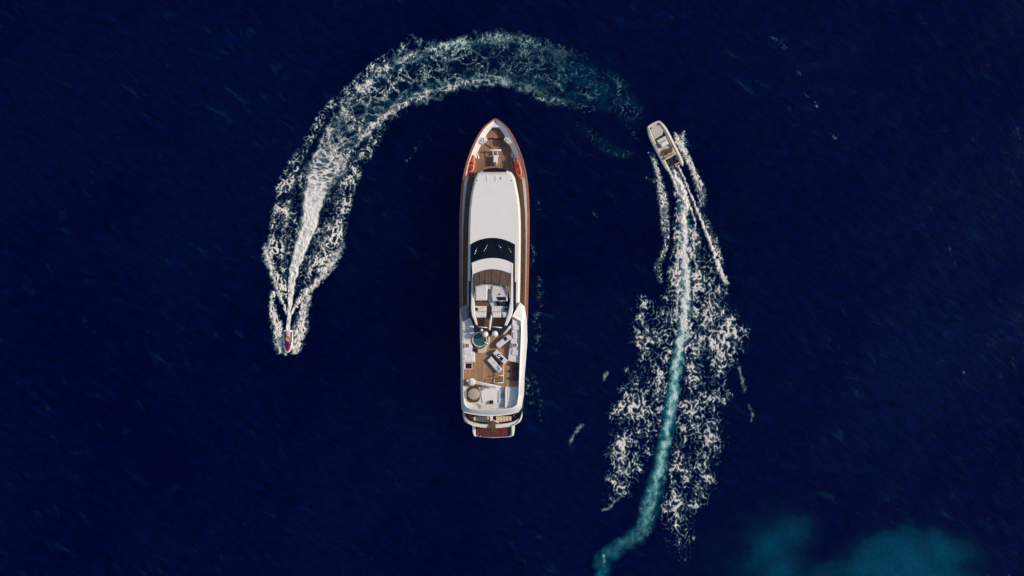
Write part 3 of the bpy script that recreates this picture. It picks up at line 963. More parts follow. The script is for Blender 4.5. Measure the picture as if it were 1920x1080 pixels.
# raised forepeak; the shadow line at its step is a black strip
fp = C(1, [(690, 220), (735, 250), (790, 305), (850, 380), (730, 376), (690, 384), (650, 376), (535, 380), (590, 305), (645, 250)])
bm = bmesh.new()
add_prism(bm, pxy(fp, 3.55), ZD, 3.55, 0.02)
fore = ypart('forepeak_deck', bm, 'teak')
bm = bmesh.new()
add_prism(bm, pxy(C(1, [(535, 381), (650, 378), (690, 386), (730, 378), (850, 381), (850, 396), (730, 392), (690, 402), (650, 392), (535, 396)]), 3.35), ZD + .004, 3.35, .01)
ypart('step_shadow', bm, 'black', fore)
for s, (cx, cy) in ((-1, (488, 412)), (1, (888, 412))):
    bm = bmesh.new()
    ctr = C(1, (cx, cy))
    add_prism(bm, pxy(rrect(ctr[0] - s * 3.2, ctr[1], 15, 8, 2.5, s * 40), 4.3), ZD, 4.3, .05)
    pad = ypart('mooring_platform', bm, 'white')
    bm = bmesh.new()
    q = P(*ctr, 4.45)
    add_loft(bm, lathe_rings(q.x, q.y, [(.36, 4.1), (.36, 4.42), (.33, 4.46), (.28, 4.46), (.25, 4.40), (.12, 4.40), (.10, 4.52), (.04, 4.54)]))
    ypart('fairlead_drum', bm, 'white_worn', pad, True, 40)
# chains
for pts in ([(548, 458), (580, 487), (612, 508), (628, 530)], [(832, 458), (795, 487), (760, 510), (740, 535)]):
    bm = bmesh.new()
    a = [P(*p, ZD + .06) for p in C(1, pts)]
    for p, q in zip(a, a[1:]):
        n = 5
        for k in range(n):
            m0, m1 = p.lerp(q, k / n), p.lerp(q, (k + .8) / n)
            add_tube(bm, [m0, m0.lerp(m1, .5), m1], [.045, .085, .045], 6)
    ypart('anchor_chain', bm, 'chain', smooth=True)
# windlass
bm = bmesh.new()
add_prism(bm, pxy(C(1, [(652, 622), (716, 622), (716, 735), (700, 765), (668, 765), (652, 735)]), 4.0), ZD, 4.0, .08)
wl_ = ypart('windlass', bm, 'white')
bm = bmesh.new()
a, b = P(*C(1, (608, 553)), 4.05), P(*C(1, (770, 553)), 4.05)
add_tube(bm, [a, a.lerp(b, .04), a.lerp(b, .96), b], [.08, .115, .115, .08], 12)
ypart('crossbar', bm, 'white', wl_, True, 50)
for x in (650, 718):
    bm = bmesh.new()
    add_tube(bm, [P(*C(1, (x, 555)), 4.0), P(*C(1, (x, 640)), 3.9)], .05, 8)
    ypart('arm', bm, 'white', wl_, True)
bm = bmesh.new()
add_prism(bm, pxy(C(1, [(664, 585), (704, 585), (704, 616), (664, 616)]), 3.6), ZD, 3.6, .04)
ypart('motor_cover', bm, 'mahogany', wl_)
bm = bmesh.new()
add_tube(bm, [P(*C(1, (608, 645)), 3.7), P(*C(1, (652, 640)), 3.75), P(*C(1, (716, 640)), 3.75), P(*C(1, (750, 645)), 3.7)], .06, 8)
ypart('gypsy_shaft', bm, 'steel', wl_, True)
bm = bmesh.new()
add_prism(bm, pxy(circ(*C(1, (684, 742)), 2.6, 16), 4.05), 4.0, 4.06, .02)
ypart('brake_cap', bm, 'chain', wl_)
for pt, an in (((437, 640), -20), ((930, 618), 18), ((405, 640), 0), ((962, 680), 0)):
    bm = bmesh.new()
    c = C(1, pt)
    add_prism(bm, pxy(rrect(*c, 3, 7.5, 1.2, an), 3.7), ZD, 3.62, .05)
    q = P(*c, 3.7)
    add_tube(bm, [q + Vector((-.05, .32, 0)), q, q + Vector((.05, -.32, 0))], [.05, .08, .05], 8)
    ypart('cleat', bm, 'white', smooth=True, angle=40)

# lower superstructure: long white roof
ZR = 5.7
SL = C(1, [(500, 842), (425, 875), (400, 930)]) + C(2, [(382, 190), (365, 260), (330, 420), (305, 620), (295, 850), (290, 1080)]) + C(3, [(288, 400), (283, 830)]) + C(4, [(280, 400), (300, 560), (330, 720)])
SR = C(1, [(850, 842), (922, 868), (957, 925)]) + C(2, [(972, 190), (988, 260), (1025, 450), (1046, 620), (1055, 850), (1056, 1080)]) + C(3, [(1054, 400), (1048, 830)]) + C(4, [(1040, 380), (1030, 560), (1000, 720)])
out = SL + SR[::-1]
bm = bmesh.new()
xy = pxy(out, ZR)
n = len(xy)
top = inset_poly(xy, 0.24)
mid = inset_poly(xy, 0.10)
r0 = [(x, y, ZD - .05) for x, y in xy]
r1 = [(x, y, ZR - .35) for x, y in xy]
r2 = [(x, y, ZR - .10) for x, y in mid]
r3 = [(x, y, ZR) for x, y in top]
add_loft(bm, [r0, r1, r2, r3])
house = ypart('deckhouse', bm, 'white', smooth=True, angle=25)
# front window and its sill
bm = bmesh.new()
fw = C(1, [(510, 838), (580, 816), (680, 806), (775, 814), (845, 836), (845, 862), (510, 862)])
add_prism(bm, pxy(fw, 5.77), ZD, 5.77, .02)
ypart('front_window', bm, 'glass', house)
bm = bmesh.new()
add_prism(bm, pxy(C(1, [(508, 863), (848, 863), (848, 872), (508, 872)]), 5.80), 5.3, 5.80, .01)
ypart('window_sill', bm, 'mahogany', house)
bm = bmesh.new()
add_prism(bm, pxy(C(1, [(490, 884), (850, 884), (850, 902), (490, 902)]), ZR + .06), ZR - .01, ZR + .06, .02)
ypart('roof_ledge', bm, 'white_worn', house)
for x, y, wd, ht in ((560, 960, 10, 82), (687, 960, 10, 82), (760, 958, 14, 30), (421, 990, 15, 15), (922, 990, 15, 15)):
    bm = bmesh.new()
    cx, cy = C(1, (x, y))
    add_prism(bm, pxy(rrect(cx, cy, wd / 7.7, ht / 7.7), ZR + .05), ZR - .01, ZR + .05, .01)
    ypart('roof_grip' if ht > 40 else 'roof_fitting', bm, 'white_worn' if ht > 40 else 'chain', house)
# pilothouse windscreen (raked dark glass) and brow
ZB = 7.0


def arc_pts(i, pts, n):
    p = np.array(pts, float)
    x = np.linspace(p[0, 0], p[-1, 0], n)
    k = np.polyfit(p[:, 0], p[:, 1], min(4, len(p) - 1))
    return C(i, [(a, float(np.polyval(k, a))) for a in x])


front = arc_pts(3, [(325, 288), (480, 217), (640, 195), (800, 217), (970, 292)], 17)
back = arc_pts(3, [(338, 562), (480, 512), (640, 492), (800, 512), (943, 572)], 17)
bm = bmesh.new()
add_loft(bm, [[tuple(P(*p, ZR - .02)) for p in front], [tuple(P(*p, ZB - .04)) for p in back]], closed=False)
bmesh.ops.solidify(bm, geom=bm.faces[:], thickness=0.03)
screen = ypart('windscreen', bm, 'glass', smooth=True, angle=40)
for (x0, y0, x1, y1) in ((420, 345, 385, 432), (575, 298, 522, 390), (730, 302, 762, 345), (875, 345, 912, 410)):
    bm = bmesh.new()

    def onglass(x, y):
        f = (y - 195) / 300 - 0.0000026 * (x - 640) ** 2 * (1 if y else 1)
        f = min(max(f, 0.05), 0.95)
        return P(*C(3, (x, y)), ZR + (ZB - ZR) * f + .08)
    a, b = onglass(x0, y0), onglass(x1, y1)
    add_tube(bm, [a, b], .035, 6)
    add_tube(bm, [b + Vector((.05, .12, .03)), b + Vector((-.04, -.1, .03))], .03, 6)
    ypart('wiper', bm, 'steel', screen, True)
# dark side windows outside the flybridge
for pts in ([(326, 290), (338, 560), (345, 720), (340, 1080)],):
    pass
sideL = C(3, [(326, 300), (346, 560), (352, 720), (350, 830)]) + C(4, [(332, 60), (330, 540), (402, 700), (395, 770), (340, 640), (297, 560), (296, 55)]) + C(3, [(326, 830)])
sideR = C(3, [(970, 300), (942, 570), (940, 720), (942, 840)]) + C(4, [(942, 65), (942, 545), (846, 715), (856, 760), (915, 660), (980, 585), (986, 65)]) + C(3, [(969, 840)])
for pts in (sideL, sideR):
    bm = bmesh.new()
    add_prism(bm, pxy(pts, 6.05), ZR - .05, 6.05, .02)
    ypart('side_window', bm, 'glass', house)
# brow and coaming of the flybridge
bin_ = arc_pts(3, [(365, 728), (480, 682), (630, 657), (780, 677), (905, 718)], 17)
bm = bmesh.new()
add_loft(bm, [[tuple(P(*p, 6.0)) for p in back], [tuple(P(*p, ZB)) for p in back], [tuple(P(p[0], p[1] + .8, ZB + .06)) for p in back], [tuple(P(p[0], p[1] - .6, ZB + .08)) for p in bin_],
              [tuple(P(*p, ZB)) for p in bin_], [tuple(P(*p, 6.0)) for p in bin_]], closed=False)
brow = ypart('flybridge_brow', bm, 'white', smooth=True, angle=40)
for nm, outer, inner in (('L', C(3, [(340, 562), (352, 720)]) + C(4, [(335, 100), (328, 480), (345, 560), (405, 690)]), C(3, [(372, 562), (362, 728)]) + C(4, [(382, 100), (380, 360), (398, 560), (428, 690)])),
                         ('R', C(3, [(941, 572), (940, 720)]) + C(4, [(942, 100), (942, 470), (925, 560), (846, 712)]), C(3, [(905, 572), (907, 720)]) + C(4, [(904, 100), (898, 340), (868, 520), (815, 690)]))):
    bm = bmesh.new()
    xo, xi = pxy(outer, 7.1), pxy(inner, 7.1)
    rr = []
    for (a, b), (c, d) in zip(xo, xi):
        rr.append([(a, b, ZR), (a, b, 6.9), (a * .8 + c * .2, b * .8 + d * .2, 7.1), (a * .2 + c * .8, b * .2 + d * .8, 7.1), (c, d, 7.0), (c, d, ZR)])
    add_loft(bm, rr)
    ypart('flybridge_coaming', bm, 'white', smooth=True, angle=40)
# flybridge floor
bm = bmesh.new()
add_prism(bm, pxy(C(3, [(362, 700), (907, 700)]) + C(4, [(905, 330), (830, 690), (770, 730), (420, 730), (378, 380)]), 5.95), ZR - .02, 5.95, 0)
ypart('flybridge_floor', bm, 'teak_dark')  # the floor's shade is put into the darker teak colour
# brown acrylic wind deflector, pane by pane
bot = lambda x: float(np.interp(x, [365, 480, 630, 780, 905], [730, 684, 659, 679, 720]))
topf = lambda x: float(np.interp(x, [388, 500, 620, 740, 868], [902, 867, 852, 862, 898]))
sb_ = [367, 452, 540, 632, 768, 903]
stp = [390, 455, 530, 630, 750, 866]
for k in range(5):
    bm = bmesh.new()
    n = 5
    ra, rb = [], []
    for j in range(n):
        t = j / (n - 1)
        xb = sb_[k] + (sb_[k + 1] - sb_[k]) * t + (1.5 if j == 0 else -1.5 if j == n - 1 else 0)
        xt = stp[k] + (stp[k + 1] - stp[k]) * t + (1.5 if j == 0 else -1.5 if j == n - 1 else 0)
        ra.append(tuple(P(*C(3, (xb, bot(xb))), ZB + .06)))
        rb.append(tuple(P(*C(3, (xt, topf(xt))), ZB + .55)))
    add_loft(bm, [ra, rb], closed=False)
    bmesh.ops.solidify(bm, geom=bm.faces[:], thickness=0.025)
    o = ypart('windshield_pane', bm, 'brown_glass', brow, True, 40)
for k in range(6):
    bm = bmesh.new()
    add_tube(bm, [P(*C(3, (sb_[k], bot(sb_[k]))), ZB + .07), P(*C(3, (stp[k], topf(stp[k]))), ZB + .58)], .02, 6)
    ypart('windshield_mullion', bm, 'black', brow, True)
for a in ([(368, 735), (388, 905), (375, 1070)], [(904, 725), (868, 900), (885, 1070)]):
    bm = bmesh.new()
    p = C(3, a)
    s = 1 if a[0][0] > 600 else -1
    v = [P(*p[0], ZB + .08), P(*p[1], ZB + .5), P(p[2][0], p[2][1], ZB + .12), P(p[2][0] + s * 1.6, p[2][1], ZB + .1), P(p[1][0] + s * 2.8, p[1][1], ZB + .08)]
    bm.faces.new([bm.verts.new(q) for q in v])
    bmesh.ops.solidify(bm, geom=bm.faces[:], thickness=0.02)
    ypart('windshield_side_pane', bm, 'brown_glass', brow)

# flybridge furniture (built in)
def block(name, pts, z0, z1, mat, parent=None, ch=.06, smooth=False):
    bm = bmesh.new()
    add_prism(bm, pxy(pts, z1), z0, z1, ch)
    return ypart(name, bm, mat, parent, smooth, 40 if smooth else None)


ZF = 5.95
block('dash_shelf', C(3, [(392, 905), (500, 872), (620, 857), (740, 866), (864, 902)]) + C(4, [(862, 170), (395, 170)]), ZF, 6.75, 'white_worn')
sp_ = block('sunpad', C(4, [(396, 130), (470, 108), (560, 102), (572, 150), (566, 335), (396, 335)]), ZF, 7.0, 'cushion', ch=.12)
block('console_walkway', C(4, [(574, 110), (612, 105), (640, 240), (690, 350), (720, 420), (620, 420), (578, 320)]), ZF, 6.1, 'pale_blue')  # shadow stripe along the walkway, put into its blue-grey colour
con = block('helm_console', C(4, [(636, 120), (740, 112), (860, 150), (862, 345), (640, 345), (622, 240)]), ZF, 6.95, 'white_worn', ch=.1)
block('instrument_panel', C(4, [(700, 282), (835, 282), (850, 335), (725, 335)]), 6.95, 7.02, 'black', con, .02)
block('compass', circ(*C(4, (752, 245)), 1.6, 14), 6.95, 7.08, 'black', con, .03)
bm = bmesh.new()
q = P(*C(4, (778, 348)), 6.9)
for k in range(20):
    a0, a1 = 2 * math.pi * k / 20, 2 * math.pi * (k + 1) / 20
    add_tube(bm, [q + Vector((.2 * math.cos(a0), .06 * math.sin(a0), .2 * math.sin(a0))), q + Vector((.2 * math.cos(a1), .06 * math.sin(a1), .2 * math.sin(a1)))], .02, 6)
ypart('steering_wheel', bm, 'steel', con, True)
block('helm_seat', rrect(*C(4, (800, 382)), 15.5, 7.5, 2), ZF, 6.6, 'black', None, .06)
block('throttle_box', C(4, [(745, 330), (790, 335), (780, 352), (742, 350)]), 6.6, 7.0, 'cream', con, .02)
for (x0, x1, mat, bx) in ((388, 556, 'cushion', 413), (628, 772, 'cushion', None), (774, 862, 'lilac', 836)):  # right-hand bench gets greyer vinyl: its shade is in the colour
    b1 = block('bench_seat', C(4, [(x0, 415), (x1, 415), (x1, 498), (x0, 498)]), ZF, 6.45, mat, None, .07)
    block('seat_back', C(4, [(x0 + 2, 502), (x1 - 2, 502), (x1 - 4, 582), (x0 + 20, 582)]), ZF, 6.85, mat, b1, .1)
    n = 3 if x1 - x0 > 120 else 2
    for k in range(1, n):
        xk = x0 + (x1 - x0) * k / n
        block('cushion_seam', C(4, [(xk - 2, 418), (xk + 2, 418), (xk + 2, 496), (xk - 2, 496)]), 6.44, 6.462, 'white_worn', b1, 0)
    if bx:
        block('speaker_box', rrect(*C(4, (bx, 460)), 6.2, 4.6, .5, 32 if bx < 600 else -38), 6.4, 6.75, 'black', b1, .03)
block('boom_strut', C(4, [(622, 540), (640, 560), (612, 765), (588, 765), (598, 640)]), 6.6, 7.25, 'white', None, .06)
# radar arch, dark
for pts in ([(400, 690), (440, 705), (580, 735), (580, 770), (450, 770), (372, 785), (385, 745)], [(640, 735), (770, 735), (840, 690), (866, 735), (830, 765), (780, 795), (700, 775), (640, 775)],
            [(585, 745), (612, 765), (640, 745), (652, 800), (620, 850), (590, 850), (578, 800)], [(722, 800), (780, 795), (770, 845), (735, 845)]):
    arch = block('radar_arch', C(4, pts), 6.9, 7.2, 'black', None, .05)
for x, y in ((395, 755), (835, 735)):
    block('arch_leg', rrect(*C(4, (x, y)), 5, 7, 1.5), 5.8, 6.95, 'black', None, .02)
for x, y in ((500, 715), (710, 715)):
    bm = bmesh.new()
    add_tube(bm, [P(*C(4, (x - 70, y)), 7.15), P(*C(4, (x + 70, y + 14)), 7.15)], .06, 8)
    ypart('arch_rail', bm, 'white', None, True)
for x, y, r, z in ((540, 824, 44, 7.75), (679, 818, 45, 7.75), (487, 765, 22, 7.6)):
    bm = bmesh.new()
    q = P(*C(4, (x, y)), z)
    rm = r / 7.717 * S * (H - z) / H
    add_loft(bm, lathe_rings(q.x, q.y, [(rm * .55, 7.0), (rm * .55, z - rm * .9), (rm * .92, z - rm * .6), (rm, z - rm * .1), (rm * .97, z + rm * .25), (rm * .85, z + rm * .53), (rm * .62, z + rm * .78), (rm * .32, z + rm * .95), (.01, z + rm)], 24))
    ypart('satellite_dome', bm, 'white', None, True, 50)
for x, y, z in ((740, 752, 8.2), (563, 772, 8.4)):
    bm = bmesh.new()
    add_tube(bm, [P(*C(4, (x, y)), 6.9), P(*C(4, (x, y)), z)], .03, 6)
    ypart('aerial', bm, 'white', None, True)

# ------------------------------------------------------------------ upper deck aft
ZS = 5.55            # sundeck planking
UD = C(4, [(172, 445), (300, 385)]) + C(4, [(1042, 362), (1108, 420), (1140, 600)]) + C(5, [(1148, 300), (1125, 600), (1108, 800), (1098, 1080)]) + C(6, [(1094, 400), (1068, 570), (1020, 640), (920, 668), (760, 690), (620, 696), (470, 690), (330, 668), (240, 648), (202, 600), (188, 480), (184, 250)]) + C(5, [(182, 600), (172, 200)])
UDi = C(4, [(207, 640), (330, 575)]) + C(4, [(925, 575), (1048, 640), (1052, 760)]) + C(5, [(1046, 300), (1032, 620), (1026, 800), (1018, 1060)]) + C(6, [(1012, 420), (992, 530), (930, 572), (880, 582), (760, 594), (620, 602), (470, 598), (340, 588), (268, 560), (236, 500), (226, 400), (222, 250)]) + C(5, [(218, 600), (206, 200)])
bm = bmesh.new()
add_prism(bm, pxy(UD, 5.5), 5.05, ZS - .06, 0)
slab = ypart('upper_deck', bm, 'white')
bm = bmesh.new()
oo, ii = pxy(UD, 6.35), pxy(UDi, 6.45)
ob = pxy(UD, 5.5)
rr = []
n = len(oo)
m1 = [(a[0] * .86 + b[0] * .14, a[1] * .86 + b[1] * .14) for a, b in zip(oo, ii)]
m2 = [(a[0] * .22 + b[0] * .78, a[1] * .22 + b[1] * .78) for a, b in zip(oo, ii)]
# the rim falls away to the left and aft, and stays level on the right; it starts and ends at the wings
zo = []
for px_, py_ in UD:
    rgt = sstep(930, 975, px_)
    aft = sstep(755, 775, py_)
    zo.append(float((5.75 * (1 - rgt) + 6.30 * rgt) * (1 - aft) + 5.55 * aft))
prof = []
for k in range(n):
    (bx, by), (ox, oy), (ix, iy), z = ob[k], oo[k], ii[k], zo[k]
    L_ = lambda t, zz: (ox * (1 - t) + ix * t, oy * (1 - t) + iy * t, zz)
    prof.append([(bx, by, 5.0), (ox, oy, z - .1), L_(.10, z + .02), L_(.80, 6.38), L_(.92, 6.45), L_(.99, 6.40), (ix, iy, ZS - .08)])
order = list(range(2, n)) + [0]
add_loft(bm, [prof[k] for k in order], closed=True)
ypart('upper_bulwark', bm, 'white', smooth=True, angle=35)
# planked sundeck
bm = bmesh.new()
add_prism(bm, pxy(C(4, [(215, 640), (1045, 640)]) + C(5, [(1034, 640), (1028, 962), (226, 962), (216, 640)]), ZS), ZS - .1, ZS, 0)
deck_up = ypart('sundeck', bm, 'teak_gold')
# sloping wing panels
for pts in (C(4, [(172, 447), (300, 387), (330, 570), (212, 632)]), C(4, [(1042, 365), (1108, 425), (1050, 636), (978, 582)])):
    bm = bmesh.new()
    zz = [5.52, 5.56, 5.66, 5.66]
    v = [P(p[0], p[1], z) for p, z in zip(pts, zz)]
    f = bm.faces.new([bm.verts.new(q) for q in v])
    bmesh.ops.solidify(bm, geom=bm.faces[:], thickness=0.08)
    ypart('wing_panel', bm, 'pale_blue')  # shaded grey of the wings is put into this colour
# settees either side
setL = block('side_settee', C(4, [(212, 640), (330, 585), (352, 650), (395, 770), (345, 900)]) + C(5, [(340, 330), (365, 430), (390, 480), (390, 612), (218, 612)]), ZS, 6.1, 'cushion', None, .08)
setR = block('side_settee', C(4, [(926, 580), (1045, 640)]) + C(5, [(1040, 300), (1032, 622), (860, 592), (902, 300), (925, 110)]), ZS, 6.1, 'cushion', None, .08)
for par, boxes in ((setL, [(268, 230, 100, 110, 0), (265, 120, 100, 60, -25), (290, 470, 110, 70, 0), (300, 560, 130, 60, 0)]), (setR, [(968, 225, 60, 90, 0), (985, 110, 90, 70, 0), (970, 470, 90, 80, 10)])):
    for (x, y, wd, ht, an) in boxes:
        block('back_cushion', rrect(*C(5, (x, y)), wd / 7.7, ht / 7.7, 1.2, an), 6.08, 6.24, 'lilac' if y in (230, 225, 470) else 'cushion', par, .05)
# spa tub
tc = C(5, (455, 283))
q = P(*tc, 6.25)
k = S * (H - 6.25) / H / 7.717
bm = bmesh.new()
add_loft(bm, lathe_rings(q.x, q.y, [(112 * k, ZS), (112 * k, 6.18), (109 * k, 6.25), (97 * k, 6.25), (93 * k, 6.2), (90 * k, 5.9), (0.02, 5.88)], 40), caps=False)
tub = ypart('spa_tub', bm, 'tub_rim', None, True, 40)
bm = bmesh.new()
add_loft(bm, lathe_rings(q.x, q.y, [(92.5 * k, 6.12), (60 * k, 6.125), (25 * k, 6.12), (.01, 6.12)], 40), caps=False)
ypart('spa_water', bm, 'tub_water', tub, True)
stp_pts = [(575, 240), (612, 250), (600, 350), (565, 400), (552, 465), (500, 482), (430, 480), (428, 425), (500, 405), (555, 350), (575, 290)]
block('tub_step', C(5, stp_pts), ZS, 5.85, 'tub_rim', tub, .05)
for p in ((545, 325), (560, 372), (575, 345)):
    bm = bmesh.new()
    a = P(*C(5, p), 6.2)
    add_tube(bm, [a + Vector((0, 0, -.4)), a + Vector((0, 0, .15)), a + Vector((-.15, .05, .3))], .04, 8)
    ypart('tub_handrail', bm, 'steel', tub, True)
block('pump_box', rrect(*C(5, (400, 434)), 7, 6.5, .6, 8), ZS, 6.3, 'black', None, .04)
# bar counters
c1 = block('bar_counter', rrect(*C(5, (803, 308)), 32, 10.5, 4, -38), ZS, 6.25, 'lilac', None, .06)
block('hot_plate', rrect(*C(5, (832, 272)), 6.6, 6.2, .4, -40), 6.24, 6.29, 'black', c1, .01)
block('arch_counter', C(5, [(800, 190), (880, 90), (912, 70), (915, 110), (850, 175), (795, 215)]), ZS, 6.3, 'lilac', None, .05)
c2 = block('bar_counter', rrect(*C(5, (755, 535)), 30, 10, 1.5, 44), ZS, 6.25, 'lilac', None, .06)
block('hot_plate', rrect(*C(5, (772, 560)), 6.4, 6.4, .4, 38), 6.24, 6.29, 'black', c2, .01)
snk = block('sink', rrect(*C(5, (735, 510)), 5.4, 5.0, .4, 38), 6.24, 6.28, 'black', c2, .01)
bm = bmesh.new()
a = P(*C(5, (728, 500)), 6.25)
add_tube(bm, [a, a + Vector((0, 0, .25)), a + Vector((.12, -.08, .28))], .03, 8)
ypart('tap', bm, 'steel', c2, True)
block('counter_plinth', rrect(*C(5, (708, 590)), 27, 3.4, 0, 45), ZS + .003, ZS + .12, 'teak_dark', None, .02)
for pts in ([(800, 215), (905, 205), (915, 240), (740, 400), (725, 405)],):
    pass
# hatch, stair rail
ht = block('deck_hatch', rrect(*C(5, (290, 665)), 15.5, 12.5, 1, 0), ZS, 5.68, 'lilac', None, .03)
block('hatch_glass', rrect(*C(5, (300, 665)), 11.5, 10, .6, 0), 5.67, 5.72, 'maroon_glass', ht, .02)
bm = bmesh.new()
rl = [P(*p, 6.5) for p in C(5, [(805, 640), (803, 907), (668, 907), (672, 870)])]
for a, b in zip(rl, rl[1:]):
    add_tube(bm, [a, b], .05, 8)
add_tube(bm, [P(*C(5, (715, 803)), 6.5), P(*C(5, (803, 803)), 6.5)], .045, 8)
rail = ypart('stair_rail', bm, 'white', None, True)
for p in rl + [P(*C(5, (715, 803)), 6.5)]:
    bm = bmesh.new()
    add_tube(bm, [p, Vector((p.x, p.y, ZS))], .035, 6)
    ypart('stanchion', bm, 'white', rail, True)
for k in range(4):
    block('stair_tread', C(5, [(705, 815 + k * 22), (797, 815 + k * 22), (797, 831 + k * 22), (690, 831 + k * 22)]), ZS + .003, ZS + .06 + .05 * k, 'teak_dark' if k % 2 else 'teak', rail, .01)
# crane
q = P(*C(5, (342, 898)), 7.0)
bm = bmesh.new()
add_loft(bm, lathe_rings(q.x, q.y, [(.30, ZS), (.30, 6.3), (.42, 6.45), (.44, 6.85), (.36, 7.0), (.18, 7.06), (.01, 7.07)], 20))
crane = ypart('crane', bm, 'white', None, True, 45)
bm = bmesh.new()
a, b = P(*C(5, (385, 898)), 6.9), P(*C(5, (770, 968)), 6.75)
d = (b - a).normalized()
u = d.cross(Vector((0, 0, 1))).normalized()
ring = lambda p, w, h: [p + u * w + Vector((0, 0, h)), p - u * w + Vector((0, 0, h)), p - u * w - Vector((0, 0, h)), p + u * w - Vector((0, 0, h))]
add_loft(bm, [ring(a, .15, .13), ring(b, .09, .08)])
ypart('boom', bm, 'white', crane)
bm = bmesh.new()
add_tube(bm, [a.lerp(b, .08) + Vector((0, 0, .2)), a.lerp(b, .6) + Vector((0, 0, .17))], [.05, .035], 8)
ypart('hydraulic_ram', bm, 'lilac', crane, True)
bm = bmesh.new()
add_tube(bm, [b, b - Vector((0, 0, .5))], .02, 6)
add_ball(bm, b - Vector((0, 0, .55)), .09, u=10, v=8)
ypart('hook_block', bm, 'chain', crane, True)
block('winch_drum', rrect(*C(5, (283, 880)), 5.2, 4.5, 1.6, -10), 6.5, 6.95, 'white', crane, .08)
block('motor_housing', rrect(*C(5, (352, 905)), 10, 7.5, 2, 14), 6.7, 7.16, 'white', crane, .1)

# white after part
wh = block('after_deck', C(6, [(224, 272), (1020, 272), (1010, 430), (990, 528), (930, 570), (760, 592), (620, 600), (470, 596), (340, 586), (268, 556), (238, 490)]), ZS - .09, ZS + .03, 'white_worn', None, 0)
nest = block('round_seat_surround', rrect(*C(6, (365, 385)), 24.5, 30, 8.5, 0, 8), ZS + .02, ZS + .16, 'brown_cloth', None, .05)
q = P(*C(6, (372, 380)), 6.2)
bm = bmesh.new()
add_loft(bm, lathe_rings(q.x, q.y, [(.63, ZS + .1), (.65, 5.95), (.61, 6.06), (.45, 6.13), (.2, 6.16), (.01, 6.165)], 32))
ypart('round_cover', bm, 'beige_cover', nest, True, 40)
tray = block('tender_cradle', C(6, [(482, 285), (818, 282), (820, 400), (808, 505), (700, 530), (500, 500), (478, 400)]), ZS + .02, ZS + .12, 'white', None, .03)
block('cradle_shade', C(6, [(722, 340), (800, 300), (806, 480), (720, 515)]), ZS + .1, ZS + .22, 'pale_blue', tray, .08)  # blue shading on the tray's right side, built as a tinted block
block('chock', C(6, [(768, 370), (800, 345), (802, 430), (772, 440)]), ZS + .2, ZS + .34, 'teal_mat', tray, .04)
block('battery_box', rrect(*C(6, (627, 496)), 7.4, 6.4, .5, -12), ZS + .1, ZS + .42, 'black', tray, .03)
wall = block('divider_wall', C(6, [(826, 275), (852, 275), (850, 570), (822, 576)]), ZS + .02, 6.15, 'white', None, .03)
block('boat_pan', C(6, [(862, 282), (1006, 282), (1000, 430), (980, 520), (925, 556), (866, 566)]), ZS + .02, ZS + .09, 'pale_blue', None, .02)
for pts in ([(480, 275), (515, 268), (548, 282), (530, 300), (505, 320), (500, 295)], [(425, 520), (470, 535), (505, 570), (485, 575), (455, 555)]):
    bm = bmesh.new()
    a = [P(*p, ZS + .2) for p in C(6, pts)]
    add_tube(bm, a, .05, 6)
    ypart('coiled_line', bm, 'tub_rim', wh, True)

# ------------------------------------------------------------------ after cockpit, transom, swim platform
ZC = 2.7
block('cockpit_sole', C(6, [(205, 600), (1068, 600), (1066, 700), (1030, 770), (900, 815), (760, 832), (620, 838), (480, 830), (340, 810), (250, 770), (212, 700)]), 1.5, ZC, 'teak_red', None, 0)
# curved transom bulwark
to = C(6, [(212, 600), (214, 700), (232, 765), (275, 805), (350, 838), (470, 862), (620, 876), (760, 872), (880, 858), (970, 832), (1045, 782), (1074, 715), (1080, 600)])
ti = C(6, [(222, 600), (224, 690), (246, 735), (300, 770), (370, 792), (480, 812), (620, 820), (760, 814), (880, 798), (960, 774), (1035, 730), (1058, 690), (1062, 600)])
bm = bmesh.new()
a, b = pxy(to, 3.4), pxy(ti, 3.6)
add_loft(bm, [[(x, y, 0.4) for x, y in a], [(x, y, 3.2) for x, y in a], [(x * .85 + u_ * .15, y * .85 + v_ * .15, 3.42) for (x, y), (u_, v_) in zip(a, b)], [(x, y, 3.6) for x, y in b],
              [(x, y, 3.5) for x, y in inset_poly(b, .01)], [(x, y, 1.6) for x, y in b]], closed=False)
ypart('transom_bulwark', bm, 'white', smooth=True, angle=35)
block('inner_coaming', C(6, [(350, 785), (480, 806), (590, 812), (590, 818), (480, 813), (350, 792)]), ZC, 3.3, 'teak_dark', None, 0)
for side, xs in (('l', [365, 412, 445, 480, 520, 590]), ('r', [690, 735, 780, 825, 870, 918])):
    base = block('stern_bench', C(6, [(xs[0] + (8 if side == 'l' else 0), 695), (xs[-1] - (8 if side == 'r' else 0), 695), (xs[-1] + 2, 790 if side == 'l' else 765), (xs[0] - 4, 765 if side == 'l' else 790)]), ZC, 3.05, 'brown_cloth', None, .02)
    for k in range(5):
        x0, x1 = xs[k] + 2, xs[k + 1] - 2
        if side == 'l':
            y1 = [762, 770, 776, 780, 785][k]
        else:
            y1 = [785, 782, 778, 772, 765][k]
        block('seat_cushion', C(6, [(x0, 700), (x1, 700), (x1, y1), (x0, y1 - 2)]), 3.05, 3.2, 'cream', base, .05)
for x, y in ((320, 690), (345, 720), (950, 690), (975, 720)):
    block('winch', circ(*C(6, (x, y)), 1.9, 14), ZC, 3.2, 'chain', None, .06)
gw = block('gangway', C(6, [(598, 742), (684, 742), (690, 872), (602, 872)]), 3.63, 3.75, 'teak_dark', None, .02)
block('gangway_tip', C(6, [(620, 874), (678, 874), (682, 928), (622, 928)]), 3.62, 3.72, 'brown_cloth', gw, .02)
